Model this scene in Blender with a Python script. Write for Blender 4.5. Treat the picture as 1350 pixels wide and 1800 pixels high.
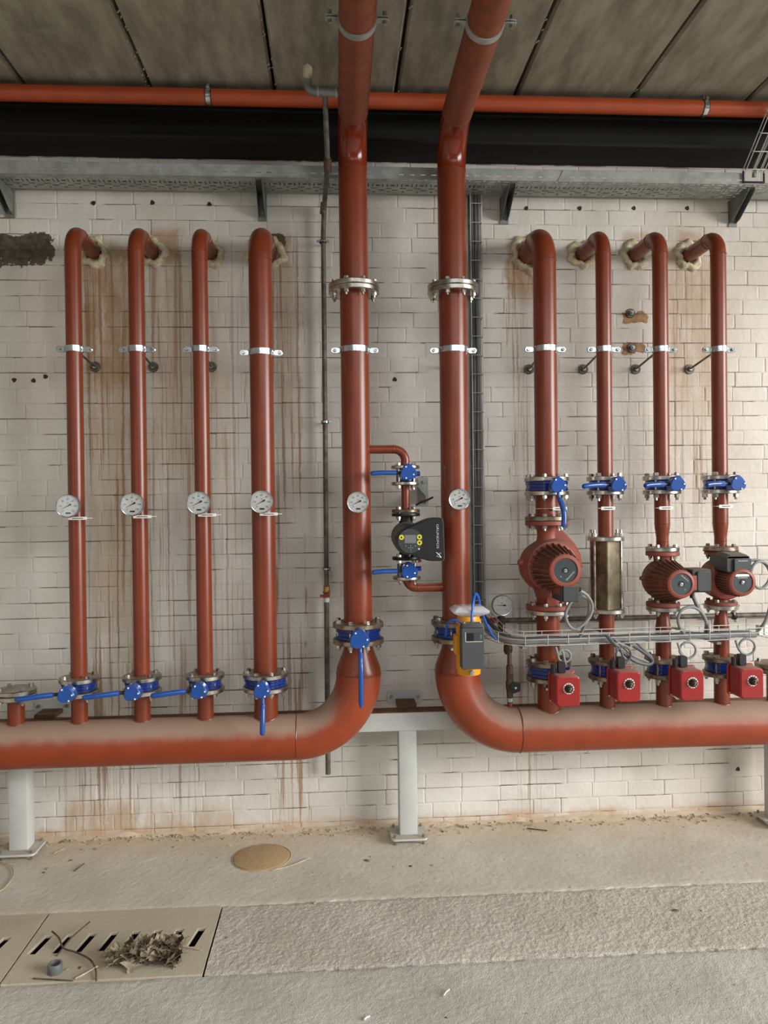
import bpy, math, random
import numpy as np
from mathutils import Vector, Matrix
random.seed(7)
rng = np.random.default_rng(7)
S = bpy.context.scene
for o in list(bpy.data.objects): bpy.data.objects.remove(o)
COL = S.collection
PI = math.pi

# ------------------------------------------------------------------ camera
CAM = Vector((0, -4.02, 1.71)); FPX = 1326.45
YAW, PITCH, ROLL = 6.41119622e-02, -7.44364993e-03, -1.19349495e-02
cF = Vector((math.sin(YAW)*math.cos(PITCH), math.cos(YAW)*math.cos(PITCH), math.sin(PITCH)))
_r = Vector((math.cos(YAW), -math.sin(YAW), 0)); _u = _r.cross(cF)
cR = math.cos(ROLL)*_r + math.sin(ROLL)*_u
cU = -math.sin(ROLL)*_r + math.cos(ROLL)*_u
cam = bpy.data.cameras.new('camera'); camo = bpy.data.objects.new('camera', cam); COL.objects.link(camo)
M = Matrix((cR, cU, -cF)).transposed().to_4x4(); M.translation = CAM
camo.matrix_world = M
cam.sensor_fit = 'AUTO'; cam.sensor_width = 36.0; cam.lens = FPX/1800*36; cam.clip_start = .05
S.camera = camo
def at(x, y, Y):                       # photo pixel -> world point on the plane at depth Y
    d = cF + cR*((x-675)/FPX) + cU*((900-y)/FPX)
    return CAM + d*((Y-CAM.y)/d.y)
def atz(x, y, Z):                      # photo pixel -> world point at height Z
    d = cF + cR*((x-675)/FPX) + cU*((900-y)/FPX)
    return CAM + d*((Z-CAM.z)/d.z)
def pix(p):
    d = Vector(p)-CAM; z = d.dot(cF)
    return 675+FPX*d.dot(cR)/z, 900-FPX*d.dot(cU)/z

# ------------------------------------------------------------------ light
W = bpy.data.worlds.new('daylight'); S.world = W; W.use_nodes = True
bg = W.node_tree.nodes['Background']; bg.inputs[1].default_value = .55
_wn, _wl = W.node_tree.nodes, W.node_tree.links          # overcast sky above the horizon, dull ground below it
_tc = _wn.new('ShaderNodeTexCoord'); _sp = _wn.new('ShaderNodeSeparateXYZ'); _rp = _wn.new('ShaderNodeValToRGB'); _ma = _wn.new('ShaderNodeMapRange')
_wl.new(_tc.outputs['Generated'], _sp.inputs[0]); _wl.new(_sp.outputs[2], _ma.inputs[0]); _ma.inputs[1].default_value = -1; _ma.inputs[2].default_value = 1
_wl.new(_ma.outputs[0], _rp.inputs[0]); _wl.new(_rp.outputs[0], bg.inputs[0])
_rp.color_ramp.elements[0].position = .47; _rp.color_ramp.elements[0].color = (.20, .19, .17, 1); _rp.color_ramp.elements[1].position = .53; _rp.color_ramp.elements[1].color = (.92, .96, 1.0, 1)
def area(name, loc, target, sx, sy, power, col):
    l = bpy.data.lights.new(name, 'AREA'); l.shape = 'RECTANGLE'; l.size = sx; l.size_y = sy; l.energy = power; l.color = col
    o = bpy.data.objects.new(name, l); COL.objects.link(o); o.location = loc
    o.rotation_euler = (Vector(target)-Vector(loc)).to_track_quat('-Z', 'Y').to_euler(); return o
area('door_daylight', (12.0, -7.6, 4.1), (0.4, 0, .4), 7.4, 5.8, 2750, (1.0, .985, .955))
area('window_daylight', (-4.5, -7.5, 2.0), (0, 0, 1.2), 3.0, 1.6, 45, (.95, .98, 1.0))
area('added_floor_fill', (1.2, -4.9, 3.70), (1.2, -4.3, 0), 4.5, 1.2, 130, (.96, .98, 1.0))  # added overhead fill to brighten the floor and upper sides; no skylight there
S.view_settings.view_transform = 'Standard'; S.view_settings.look = 'None'
S.view_settings.exposure = -0.14; S.view_settings.gamma = 1.0; S.view_settings.use_curve_mapping = False

# ------------------------------------------------------------------ materials
def lin(c):
    return tuple((v/12.92 if v <= .04045 else ((v+.055)/1.055)**2.4) for v in [x/255 for x in c]) + (1,)
MATS = {}
class NT:
    def __init__(s, m): s.t = m.node_tree; s.n = s.t.nodes; s.l = s.t.links
    def new(s, typ, **k):
        n = s.n.new(typ)
        for a, b in k.items(): setattr(n, a, b)
        return n
    def put(s, sock, v):
        if hasattr(v, 'links') or isinstance(v, bpy.types.NodeSocket): s.l.new(v, sock)
        else: sock.default_value = v
    def math(s, op, a, b=0.0, c=0.0, clamp=False):
        n = s.new('ShaderNodeMath', operation=op, use_clamp=clamp)
        s.put(n.inputs[0], a); s.put(n.inputs[1], b); s.put(n.inputs[2], c); return n.outputs[0]
    def ramp(s, v, a, b, c=0.0, d=1.0, smooth=True):
        n = s.new('ShaderNodeMapRange'); n.interpolation_type = 'SMOOTHSTEP' if smooth else 'LINEAR'
        s.put(n.inputs[0], v); n.inputs[1].default_value = a; n.inputs[2].default_value = b
        n.inputs[3].default_value = c; n.inputs[4].default_value = d; return n.outputs[0]
    def mix(s, f, a, b, mode='MIX'):
        n = s.new('ShaderNodeMix', data_type='RGBA', blend_type=mode)
        s.put(n.inputs[0], f); s.put(n.inputs[6], a); s.put(n.inputs[7], b); return n.outputs[2]
    def noise(s, vec, scale, detail=3, rough=.55):
        n = s.new('ShaderNodeTexNoise'); n.inputs['Scale'].default_value = scale
        n.inputs['Detail'].default_value = detail; n.inputs['Roughness'].default_value = rough
        s.l.new(vec, n.inputs['Vector']); return n.outputs[0]
    def comb(s, x, y, z):
        n = s.new('ShaderNodeCombineXYZ'); s.put(n.inputs[0], x); s.put(n.inputs[1], y); s.put(n.inputs[2], z); return n.outputs[0]
def base_mat(name):
    m = bpy.data.materials.new(name); m.use_nodes = True; t = NT(m)
    p = t.n['Principled BSDF']; g = t.new('ShaderNodeNewGeometry')
    return m, t, p, g
def mat(name, col, rough=.5, metal=0, var=.12, vscale=9, bump=0, bscale=60, dust=0, dustlo=.25, dustcol=(150, 134, 114), coat=0, emit=0):
    if name in MATS: return MATS[name]
    m, t, p, g = base_mat(name)
    pos = g.outputs['Position']; c = lin(col)
    nz = t.noise(pos, vscale, 4)
    dark = tuple(v*(1-var*1.6) for v in c[:3])+(1,); light = tuple(min(1, v*(1+var)) for v in c[:3])+(1,)
    colr = t.mix(t.ramp(nz, .3, .7), dark, light); rg = rough
    if dust:
        s = t.new('ShaderNodeSeparateXYZ'); t.l.new(g.outputs['Normal'], s.inputs[0])
        n2 = t.noise(pos, 14, 5)
        f = t.math('ADD', s.outputs[2], t.math('MULTIPLY', t.math('SUBTRACT', n2, .5), .35))
        f = t.math('MULTIPLY', t.ramp(f, dustlo, dustlo+.5), dust)
        colr = t.mix(f, colr, lin(dustcol)); rg = t.math('ADD', t.math('MULTIPLY', f, .5), rough, clamp=True)
    t.put(p.inputs['Base Color'], colr); t.put(p.inputs['Roughness'], rg); p.inputs['Metallic'].default_value = metal
    if coat: p.inputs['Coat Weight'].default_value = coat; p.inputs['Coat Roughness'].default_value = .15
    if bump:
        b = t.new('ShaderNodeBump'); b.inputs['Strength'].default_value = bump; b.inputs['Distance'].default_value = .004
        t.l.new(t.noise(pos, bscale, 4), b.inputs['Height']); t.l.new(b.outputs[0], p.inputs['Normal'])
    MATS[name] = m; return m
RED = mat('red oxide pipe paint', (119, 51, 26), .30, var=.06, dust=.55, dustlo=.55, bump=.05, bscale=200)
REDH = mat('dusty red header paint', (142, 59, 28), .40, var=.06, dust=.8, dustlo=.12, bump=.05, bscale=120, dustcol=(158, 138, 120))
REDG = mat('glossy red elbow paint', (118, 42, 16), .2, var=.05)
REDM = mat('matt red brown primer', (126, 66, 43), .65, var=.10, vscale=20)
REDT = mat('orange red sprinkler paint', (166, 70, 33), .4, var=.06, dust=.5, dustlo=.6)
REDP = mat('red pump enamel', (140, 66, 52), .5, var=.08, dust=.7, dustlo=.3, dustcol=(120, 92, 72))
REDPK = mat('dusty pump fin paint', (126, 76, 58), .65, var=.2, vscale=20, dust=.5, dustlo=.3, dustcol=(96, 76, 58))
REDA = mat('bright red actuator plastic', (146, 26, 24), .38, var=.04, dust=.75, dustlo=.5, dustcol=(170, 140, 125))
STEEL = mat('dull zinc flange steel', (190, 186, 176), .28, 1.0, var=.25, vscale=18, dust=.5, dustlo=.6)
RUSTY = mat('weathered brownish flange steel', (150, 136, 116), .38, .85, var=.35, vscale=22, dust=.5, dustlo=.6)
BOLT = mat('zinc bolt steel', (186, 182, 172), .28, .95, var=.3, vscale=40)
CHROME = mat('bright zinc clamp band', (196, 204, 206), .22, .95, var=.1, vscale=30)
GALV = mat('galvanised tray steel', (158, 164, 160), .5, .3, var=.15, vscale=14)
GALVD = mat('dull galvanised bracket', (130, 134, 130), .5, .4, var=.15, vscale=14)
WIRE = mat('zinc basket wire', (188, 189, 184), .45, .4, var=.1)
GREYPIPE = mat('dull grey steel pipe', (98, 94, 86), .5, .35, var=.3, vscale=25)
BRONZE = mat('brown oxidised pipe', (84, 66, 50), .5, .4, var=.3, vscale=30)
BRASS = mat('brass', (170, 130, 70), .35, .8)
BLUE = mat('blue valve enamel', (18, 72, 150), .3, var=.08, coat=.3, dust=.45, dustlo=.75, dustcol=(150, 150, 150))
BLUED = mat('deep blue valve body', (10, 42, 118), .32, var=.12, coat=.3)
BLACK = mat('black plastic', (26, 27, 28), .45, var=.1, dust=.35, dustlo=.6)
BLACKI = mat('black cast iron', (22, 23, 24), .4, var=.15)
GREYBOX = mat('dark grey actuator plastic', (66, 68, 70), .5, var=.05, dust=.6, dustlo=.6)
TERM = mat('charcoal terminal box plastic', (54, 58, 58), .5, var=.1, dust=.8, dustlo=.4, dustcol=(140, 128, 108))
DISC = mat('grey name plate', (52, 58, 62), .45, var=.1)
YEL = mat('yellow actuator paint', (226, 152, 18), .35, var=.06)
YELB = mat('yellow warning sticker', (222, 214, 40), .5, var=.03)
CABLE = mat('grey cable sheath', (128, 130, 128), .5, var=.08)
CABLED = mat('dark grey cable sheath', (84, 86, 88), .5, var=.1)
BLUEC = mat('blue cable sheath', (28, 88, 190), .4, var=.05)
WHITE = mat('white label', (228, 226, 220), .5, var=.03)
FACE = mat('gauge dial white', (242, 242, 238), .35, var=.02)
INK = mat('black ink', (18, 18, 20), .5, var=.02)
SILV = mat('silver print', (200, 204, 208), .4, .3, var=.02)
TEAL = mat('teal print', (90, 190, 190), .5, var=.02)
BEAMK = mat('black painted steel', (4, 4, 4), .8, var=.3, vscale=12, bump=.3, bscale=30)
POST = mat('pale grey painted steel', (186, 188, 184), .5, var=.05, dust=.6, dustlo=.6, dustcol=(170, 156, 130))
RUST = mat('rusty brown steel', (112, 76, 52), .7, .2, var=.25, vscale=25)
FOAM = mat('yellowed expanding foam', (206, 196, 166), .8, var=.2, vscale=40, bump=.8, bscale=70)
SPOOL = mat('dirty brass steel tube', (116, 104, 80), .45, .35, var=.35, vscale=10)
LEAF = mat('dry leaf brown', (150, 138, 114), .75, var=.3, vscale=30)
LEAFD = mat('dark dry leaf', (106, 92, 72), .75, var=.3, vscale=30)
TWIG = mat('twig bark', (92, 76, 58), .8, var=.25, vscale=40)
STRAW = mat('pale straw', (188, 176, 146), .7, var=.15, vscale=40)
STONE = mat('stone chip', (172, 156, 128), .85, var=.25, vscale=50)
DARK = mat('dark void', (16, 14, 12), .9, var=.1)
RING = mat('grey plastic ring', (92, 96, 98), .5, var=.15, dust=.5)
PLUGM = mat('dark plug', (60, 42, 34), .8, var=.3)

def make_clear():
    m, t, p, g = base_mat('clear plastic film')
    p.inputs['Base Color'].default_value = (.93, .94, .95, 1); p.inputs['Roughness'].default_value = .12
    p.inputs['Transmission Weight'].default_value = .45; p.inputs['IOR'].default_value = 1.2
    return m
CLEAR = make_clear()
def make_glass():
    m, t, p, g = base_mat('gauge glass')
    tr = t.new('ShaderNodeBsdfTransparent'); gl = t.new('ShaderNodeBsdfGlossy'); gl.inputs['Roughness'].default_value = .03
    lw = t.new('ShaderNodeLayerWeight'); lw.inputs[0].default_value = .35
    mx = t.new('ShaderNodeMixShader'); t.l.new(t.math('MULTIPLY', lw.outputs['Fresnel'], .8), mx.inputs[0])
    t.l.new(tr.outputs[0], mx.inputs[1]); t.l.new(gl.outputs[0], mx.inputs[2])
    t.l.new(mx.outputs[0], t.n['Material Output'].inputs[0]); return m
GLASS = make_glass()

def wall_material(joint=False):
    m, t, p, g = base_mat('painted joint' if joint else 'white painted brick with rust streaks')
    pos = g.outputs['Position']; s = t.new('ShaderNodeSeparateXYZ'); t.l.new(pos, s.inputs[0])
    x, z = s.outputs[0], s.outputs[2]
    nd = t.noise(pos, 7, 4); nd2 = t.noise(pos, 30, 4)
    dx = t.math('ADD', t.math('MULTIPLY', t.math('SUBTRACT', nd, .5), .10), t.math('MULTIPLY', t.math('SUBTRACT', nd2, .5), .04))
    xd = t.math('ADD', x, dx); zd = t.math('ADD', z, t.math('MULTIPLY', dx, .8))
    def box(x0, x1, z0, z1, e=.03, ez=.05):
        a = t.math('MULTIPLY', t.ramp(xd, x0-e, x0+e), t.ramp(xd, x1-e, x1+e, 1, 0))
        b = t.math('MULTIPLY', t.ramp(zd, z0-ez, z0+ez), t.ramp(zd, z1-ez*.6, z1+ez*.6, 1, 0))
        return t.math('MULTIPLY', a, b)
    def pbox(px0, px1, py0, py1, **k):
        a = at(px0, py1, 0); b = at(px1, py0, 0); return box(a.x, b.x, a.z, b.z, **k)
    def total(lst):
        r = None
        for (wt, k, q) in lst:
            v = t.math('MULTIPLY', pbox(*q, **k), wt); r = v if r is None else t.math('MAXIMUM', r, v)
        return r
    # broad tan washes below the leaking holes
    wash = total([(.95, dict(ez=.12), (150, 232, 425, 700)), (.55, dict(ez=.35), (160, 225, 600, 1130)), (.9, dict(ez=.05), (262, 318, 405, 470)),
                  (.5, dict(ez=.3), (270, 345, 430, 860)), (.35, dict(ez=.3), (372, 400, 440, 900)), (.8, dict(e=.015, ez=.05), (478, 512, 412, 480)),
                  (.55, dict(e=.015, ez=.3), (486, 524, 440, 760)), (1.0, dict(e=.015, ez=.08), (890, 950, 425, 525)), (.65, dict(ez=.3), (1175, 1258, 430, 740)),
                  (.7, dict(e=.02, ez=.04), (1192, 1232, 405, 470)), (.6, dict(e=.02, ez=.04), (1095, 1140, 408, 450)), (.7, dict(ez=.1), (118, 250, 1405, 1475)), (.45, dict(ez=.1), (250, 420, 1420, 1475)),
                  (.25, dict(e=.2, ez=.3), (20, 130, 450, 760)), (.2, dict(e=.3, ez=.3), (1180, 1330, 460, 900))])
    drips = total([(1, dict(e=.015, ez=.2), (150, 232, 440, 1470)), (.8, dict(e=.02, ez=.3), (268, 345, 430, 1460)), (.6, dict(ez=.3), (372, 425, 440, 1200)),
                   (1, dict(e=.01, ez=.2), (484, 528, 430, 1466)), (1.3, dict(e=.01, ez=.1), (892, 950, 440, 660)), (.75, dict(e=.01, ez=.2), (905, 960, 480, 1445)),
                   (.7, dict(ez=.3), (1172, 1262, 430, 900)), (.6, dict(ez=.1), (100, 330, 1330, 1475)), (.5, dict(ez=.2), (1100, 1160, 700, 1200))])
    xf = t.math('ADD', x, t.math('MULTIPLY', t.math('SUBTRACT', nd2, .5), .012))
    d1 = t.noise(t.comb(t.math('MULTIPLY', xf, 46), 0.0, t.math('MULTIPLY', z, .9)), 1, 2)
    d2 = t.noise(t.comb(t.math('MULTIPLY', xf, 110), 3.0, t.math('MULTIPLY', z, 1.6)), 1, 1)
    dr = t.math('MAXIMUM', t.ramp(d1, .53, .63), t.math('MULTIPLY', t.ramp(d2, .62, .7), .8))
    drip = t.math('MULTIPLY', dr, drips, clamp=True)
    w1 = t.noise(t.comb(t.math('MULTIPLY', xd, 16), 0.0, t.math('MULTIPLY', z, 4)), 1, 5, .65)
    washf = t.math('MULTIPLY', t.ramp(w1, .15, .6), wash, clamp=True)
    # the paint: a dirty warm white with faint blotches
    c = t.mix(t.ramp(t.noise(pos, 2.3, 5), .3, .7), lin((195, 190, 181)), lin((217, 214, 206)))
    c = t.mix(t.math('MULTIPLY', t.ramp(t.noise(pos, 22, 5, .7), .58, .75), .25), c, lin((170, 160, 146)))
    c = t.mix(t.math('MULTIPLY', t.ramp(xd, 1.0, 2.2), .25), c, lin((206, 190, 174)))
    c = t.mix(t.math('MULTIPLY', washf, .95), c, lin((168, 136, 98)))
    c = t.mix(t.math('MULTIPLY', drip, .75), c, lin((146, 104, 66)))
    # dirt line at the foot of the wall
    foot = t.math('MULTIPLY', t.ramp(zd, .02, .075, 1, 0), t.ramp(t.noise(pos, 9, 4), .3, .7, .35, 1))
    c = t.mix(t.math('MULTIPLY', foot, .75), c, lin((176, 138, 92)))
    # paint missing: dark mortar patch at the left, two brown chips around the anchors
    pe = t.noise(pos, 26, 5, .7)
    def patch(px0, px1, py0, py1, thr, e=.02):
        v = pbox(px0, px1, py0, py1, e=e, ez=e)
        return t.ramp(t.math('ADD', v, t.math('MULTIPLY', t.math('SUBTRACT', pe, .5), 1.6)), thr-.06, thr+.06)
    dk = t.mix(t.ramp(pe, .35, .65), lin((58, 52, 46)), lin((96, 86, 74)))
    c = t.mix(patch(-30, 92, 412, 464, .5, .06), c, dk)
    br = t.mix(t.ramp(pe, .35, .65), lin((124, 88, 56)), lin((166, 126, 84)))
    c = t.mix(patch(1094, 1137, 548, 569, .5, .012), c, br)
    c = t.mix(patch(1094, 1134, 602, 621, .5, .012), c, br)
    c = t.mix(patch(478, 503, 410, 436, .5, .015), c, lin((92, 74, 54)))
    # fine cracks of bare joint
    cr = t.noise(t.comb(t.math('MULTIPLY', x, 3), 0.0, t.math('MULTIPLY', z, 26)), 1, 4)
    if joint:
        k1 = t.noise(t.comb(t.math('MULTIPLY', x, 4), 0.0, t.math('MULTIPLY', z, 12.5)), 1, 4, .6)
        bed = t.math('ABSOLUTE', t.math('SUBTRACT', t.math('FRACT', t.math('ADD', t.math('DIVIDE', t.math('SUBTRACT', z, at(700, 418, 0).z), .0797), 60.0)), .5))
        c = t.mix(t.math('MULTIPLY', t.math('MULTIPLY', t.ramp(k1, .44, .56), t.ramp(bed, .42, .46)), .9), c, lin((84, 64, 48)))
    t.put(p.inputs['Base Color'], c); p.inputs['Roughness'].default_value = .62
    b = t.new('ShaderNodeBump'); b.inputs['Strength'].default_value = .5; b.inputs['Distance'].default_value = .006
    h = t.math('ADD', t.noise(pos, 34, 5, .65), t.math('MULTIPLY', t.noise(pos, 11, 3), 1.4))
    t.l.new(h, b.inputs['Height']); t.l.new(b.outputs[0], p.inputs['Normal']); return m
WALL = wall_material(); JOINT = wall_material(True)
def floor_material(name, a, bcol, bump, bscale, tan=0, dark=.3):
    m, t, p, g = base_mat(name); pos = g.outputs['Position']
    s = t.new('ShaderNodeSeparateXYZ'); t.l.new(pos, s.inputs[0])
    c = t.mix(t.ramp(t.noise(pos, 2.2, 6, .6), .3, .7), lin(a), lin(bcol))
    c = t.mix(t.math('MULTIPLY', t.ramp(t.noise(pos, 40, 4, .7), .6, .75), dark), c, lin((112, 98, 78)))
    if tan:
        f = t.math('ADD', s.outputs[1], t.math('MULTIPLY', t.math('SUBTRACT', t.noise(pos, 6, 4), .5), .35))
        c = t.mix(t.math('MULTIPLY', t.ramp(f, -.38, -.02), tan), c, lin((190, 162, 124)))
    t.put(p.inputs['Base Color'], c); p.inputs['Roughness'].default_value = .8
    b = t.new('ShaderNodeBump'); b.inputs['Strength'].default_value = bump; b.inputs['Distance'].default_value = .01
    h = t.math('ADD', t.noise(pos, bscale, 5, .6), t.math('MULTIPLY', t.noise(pos, bscale*.25, 3), 1.5))
    t.l.new(h, b.inputs['Height']); t.l.new(b.outputs[0], p.inputs['Normal']); return m
FLOORB = floor_material('dusty sandy screed', (193, 186, 170), (210, 204, 190), .2, 160, tan=.5)
FLOORM = floor_material('rough gritty concrete', (186, 180, 166), (204, 199, 186), .45, 180)
FLOORF = floor_material('worn grey concrete', (180, 176, 165), (200, 197, 187), .35, 170, dark=.15)
COVER = floor_material('smooth dusty cover concrete', (180, 169, 147), (194, 184, 162), .15, 90, dark=.1)
MANH = floor_material('tan manhole dust', (170, 144, 106), (184, 158, 118), .2, 90)
def ceiling_material():
    m, t, p, g = base_mat('grey precast concrete'); pos = g.outputs['Position']
    s = t.new('ShaderNodeSeparateXYZ'); t.l.new(pos, s.inputs[0])
    v = t.comb(t.math('MULTIPLY', s.outputs[0], 5), t.math('MULTIPLY', s.outputs[1], 1.2), 0.0)
    c = t.mix(t.ramp(t.noise(v, 2, 6, .65), .3, .7), lin((122, 117, 102)), lin((162, 158, 142)))
    c = t.mix(t.math('MULTIPLY', t.ramp(t.noise(pos, 5, 5, .7), .55, .75), .5), c, lin((172, 169, 154)))
    t.put(p.inputs['Base Color'], c); p.inputs['Roughness'].default_value = .8
    b = t.new('ShaderNodeBump'); b.inputs['Strength'].default_value = .3; b.inputs['Distance'].default_value = .005
    t.l.new(t.noise(pos, 30, 5), b.inputs['Height']); t.l.new(b.outputs[0], p.inputs['Normal']); return m
CEIL = ceiling_material()

# ------------------------------------------------------------------ mesh helpers
def V(*a): return Vector(a)
def frame(d):
    d = Vector(d).normalized()
    a = Vector((0, 0, 1)) if abs(d.z) < .9 else Vector((1, 0, 0))
    x = a.cross(d).normalized(); return x, d.cross(x), d
class MB:
    def __init__(s): s.v = []; s.f = []
    def add(s, vs, fs):
        n = len(s.v); s.v += [Vector(v) for v in vs]; s.f += [tuple(i+n for i in f) for f in fs]; return s
    def box(s, c, size, rot=None):
        hx, hy, hz = [k/2 for k in size]; c = Vector(c)
        vs = [Vector((a*hx, b*hy, d*hz)) for a in (-1, 1) for b in (-1, 1) for d in (-1, 1)]
        if rot is not None: vs = [rot @ v for v in vs]
        return s.add([c+v for v in vs], [(0, 1, 3, 2), (4, 6, 7, 5), (0, 4, 5, 1), (2, 3, 7, 6), (0, 2, 6, 4), (1, 5, 7, 3)])
    def rbox(s, c, size, r=.005, seg=3, axis='Y'):      # box with rounded corners in the plane across axis, chamfered rims
        a, b, d = {'Y': (0, 2, 1), 'Z': (0, 1, 2), 'X': (1, 2, 0)}[axis]
        out = rrect(size[a], size[b], r, seg); c = Vector(c); h = size[d]/2; k = min(r*.35, h*.5)
        rings = []
        for off, sc in ((-h, k), (-h+k, 0), (h-k, 0), (h, k)):
            ring = []
            for (p, q) in out:
                w = [0, 0, 0]; w[a] = p-math.copysign(min(sc, abs(p)), p); w[b] = q-math.copysign(min(sc, abs(q)), q); w[d] = off; ring.append(c+Vector(w))
            rings.append(ring)
        return s.loft(rings, caps=True)
    def loft(s, rings, caps=True, closed=True):
        n = len(rings[0]); vs = [v for r in rings for v in r]; fs = []
        for i in range(len(rings)-1):
            for j in range(n if closed else n-1):
                k = (j+1) % n; fs.append((i*n+j, i*n+k, (i+1)*n+k, (i+1)*n+j))
        if caps: fs += [tuple(range(n))[::-1], tuple(range((len(rings)-1)*n, len(rings)*n))]
        return s.add(vs, fs)
    def cyl(s, p0, p1, r0, r1=None, seg=20, caps=True):
        r1 = r0 if r1 is None else r1; p0 = Vector(p0); p1 = Vector(p1); x, y, d = frame(p1-p0)
        ring = lambda p, r: [p+(x*math.cos(2*PI*i/seg)+y*math.sin(2*PI*i/seg))*r for i in range(seg)]
        return s.loft([ring(p0, r0), ring(p1, r1)], caps)
    def lathe(s, prof, o, d=(0, 0, 1), seg=32, caps=False, phase=0, fn=None):   # prof: (radius, height along d)
        o = Vector(o); x, y, d = frame(d); rings = []
        for r, h in prof:
            ring = []
            for i in range(seg):
                a = 2*PI*i/seg+phase; rr = max(r, 1e-5)*(fn(a, h) if fn else 1)
                ring.append(o+d*h+(x*math.cos(a)+y*math.sin(a))*rr)
            rings.append(ring)
        return s.loft(rings, caps)
    def tube(s, pts, r, seg=12, caps=True, closed=False):
        pts = [Vector(p) for p in pts]; n = len(pts); rings = []; x = None
        for i, p in enumerate(pts):
            if closed: d = pts[(i+1) % n]-pts[i-1]
            else: d = (pts[min(i+1, n-1)]-pts[max(i-1, 0)])
            d.normalize()
            if x is None: x, y, _ = frame(d)
            else:
                x = (x-d*x.dot(d)).normalized(); y = d.cross(x)
            rr = r[i] if isinstance(r, (list, tuple)) else r
            rings.append([p+(x*math.cos(2*PI*k/seg)+y*math.sin(2*PI*k/seg))*rr for k in range(seg)])
        if closed: rings.append(rings[0]); caps = False
        return s.loft(rings, caps)
    def prism(s, poly, y0, y1, k=0):        # polygon in X-Z extruded along Y, rim chamfer k on the y0 (front) side
        c = Vector((sum(p[0] for p in poly)/len(poly), sum(p[1] for p in poly)/len(poly)))
        rings = []
        if k: rings.append([V(p[0]-(p[0]-c.x)/max((Vector(p)-c).length, 1e-6)*k, y0, p[1]-(p[1]-c.y)/max((Vector(p)-c).length, 1e-6)*k) for p in poly])
        rings.append([V(p[0], y0+(k if k else 0)*(1 if y1 > y0 else -1), p[1]) for p in poly])
        rings.append([V(p[0], y1, p[1]) for p in poly])
        return s.loft(rings, True)
    def torus(s, c, d, R, r, seg=28, ts=8):
        x, y, d = frame(d); c = Vector(c)
        return s.tube([c+(x*math.cos(2*PI*i/seg)+y*math.sin(2*PI*i/seg))*R for i in range(seg)], r, ts, closed=True)
    def quadwall(s, a, b, c, d): return s.add([a, b, c, d], [(0, 1, 2, 3)])
    def mesh(s, name, org=(0, 0, 0), smooth=35):
        me = bpy.data.meshes.new(name); org = Vector(org)
        me.from_pydata([tuple(v-org) for v in s.v], [], s.f); me.update()
        import bmesh
        bm = bmesh.new(); bm.from_mesh(me); bmesh.ops.recalc_face_normals(bm, faces=bm.faces); bm.to_mesh(me); bm.free()
        if smooth:
            me.polygons.foreach_set('use_smooth', [True]*len(me.polygons)); me.set_sharp_from_angle(angle=math.radians(smooth))
        return me
def rrect(w, h, r, seg=3):
    out = []
    for cx, cy, a0 in ((w/2-r, h/2-r, 0), (-w/2+r, h/2-r, PI/2), (-w/2+r, -h/2+r, PI), (w/2-r, -h/2+r, 1.5*PI)):
        for i in range(seg+1):
            a = a0+PI/2*i/seg; out.append((cx+r*math.cos(a), cy+r*math.sin(a)))
    return out
def fillet(pts, r, n=10):
    pts = [Vector(p) for p in pts]; out = [pts[0]]
    for i in range(1, len(pts)-1):
        rr = r[i-1] if isinstance(r, (list, tuple)) else r
        a = (pts[i-1]-pts[i]).normalized(); b = (pts[i+1]-pts[i]).normalized(); ang = a.angle(b)
        if ang > PI-.02 or rr <= 0: out.append(pts[i]); continue
        t = rr/math.tan(ang/2); c = pts[i]+(a+b).normalized()*(rr/math.sin(ang/2))
        p0 = pts[i]+a*t-c; p1 = pts[i]+b*t-c; tot = PI-ang; ax = p0.cross(p1).normalized()
        for k in range(n+1): out.append(c+Matrix.Rotation(tot*k/n, 3, ax) @ p0)
    out.append(pts[-1]); return out
def spline(pts, n=10):
    P = [Vector(p) for p in pts]; P = [2*P[0]-P[1]]+P+[2*P[-1]-P[-2]]; out = []
    for i in range(1, len(P)-2):
        for k in range(n):
            t = k/n; a, b, c, d = P[i-1:i+3]
            out.append(.5*((2*b)+(c-a)*t+(2*a-5*b+4*c-d)*t*t+(3*b-a-3*c+d)*t**3))
    out.append(P[-2]); return out
ORG = {}
def setp(o, label=None, cat=None, group=None, kind=None):
    if label: o['label'] = label
    if cat: o['category'] = cat
    if group: o['group'] = group
    if kind: o['kind'] = kind
    return o
def thing(name, label, cat, loc, group=None):
    o = bpy.data.objects.new(name, None); COL.objects.link(o); o.location = Vector(loc); o.empty_display_size = .05
    ORG[o] = Vector(loc); return setp(o, label, cat, group)
def part(parent, name, mb, m, label=None, smooth=35):
    org = ORG[parent]; o = bpy.data.objects.new(name, mb.mesh(name, org, smooth)); COL.objects.link(o)
    o.data.materials.append(m); o.parent = parent; ORG[o] = org
    if label: o['label'] = label
    return o
def single(name, label, cat, mb, m, group=None, smooth=35, org=None):
    lo = [min(v[i] for v in mb.v) for i in range(3)]; hi = [max(v[i] for v in mb.v) for i in range(3)]
    org = Vector(org) if org is not None else V((lo[0]+hi[0])/2, (lo[1]+hi[1])/2, lo[2])
    o = bpy.data.objects.new(name, mb.mesh(name, org, smooth)); COL.objects.link(o); o.data.materials.append(m)
    o.location = org; ORG[o] = org; return setp(o, label, cat, group)
def inst(parent, name, me, pos, rot=None):             # shared-mesh part at a world position
    o = bpy.data.objects.new(name, me); COL.objects.link(o); o.parent = parent; o.location = Vector(pos)-ORG[parent]
    if rot is not None: o.rotation_euler = rot
    ORG[o] = Vector(pos); return o
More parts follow.
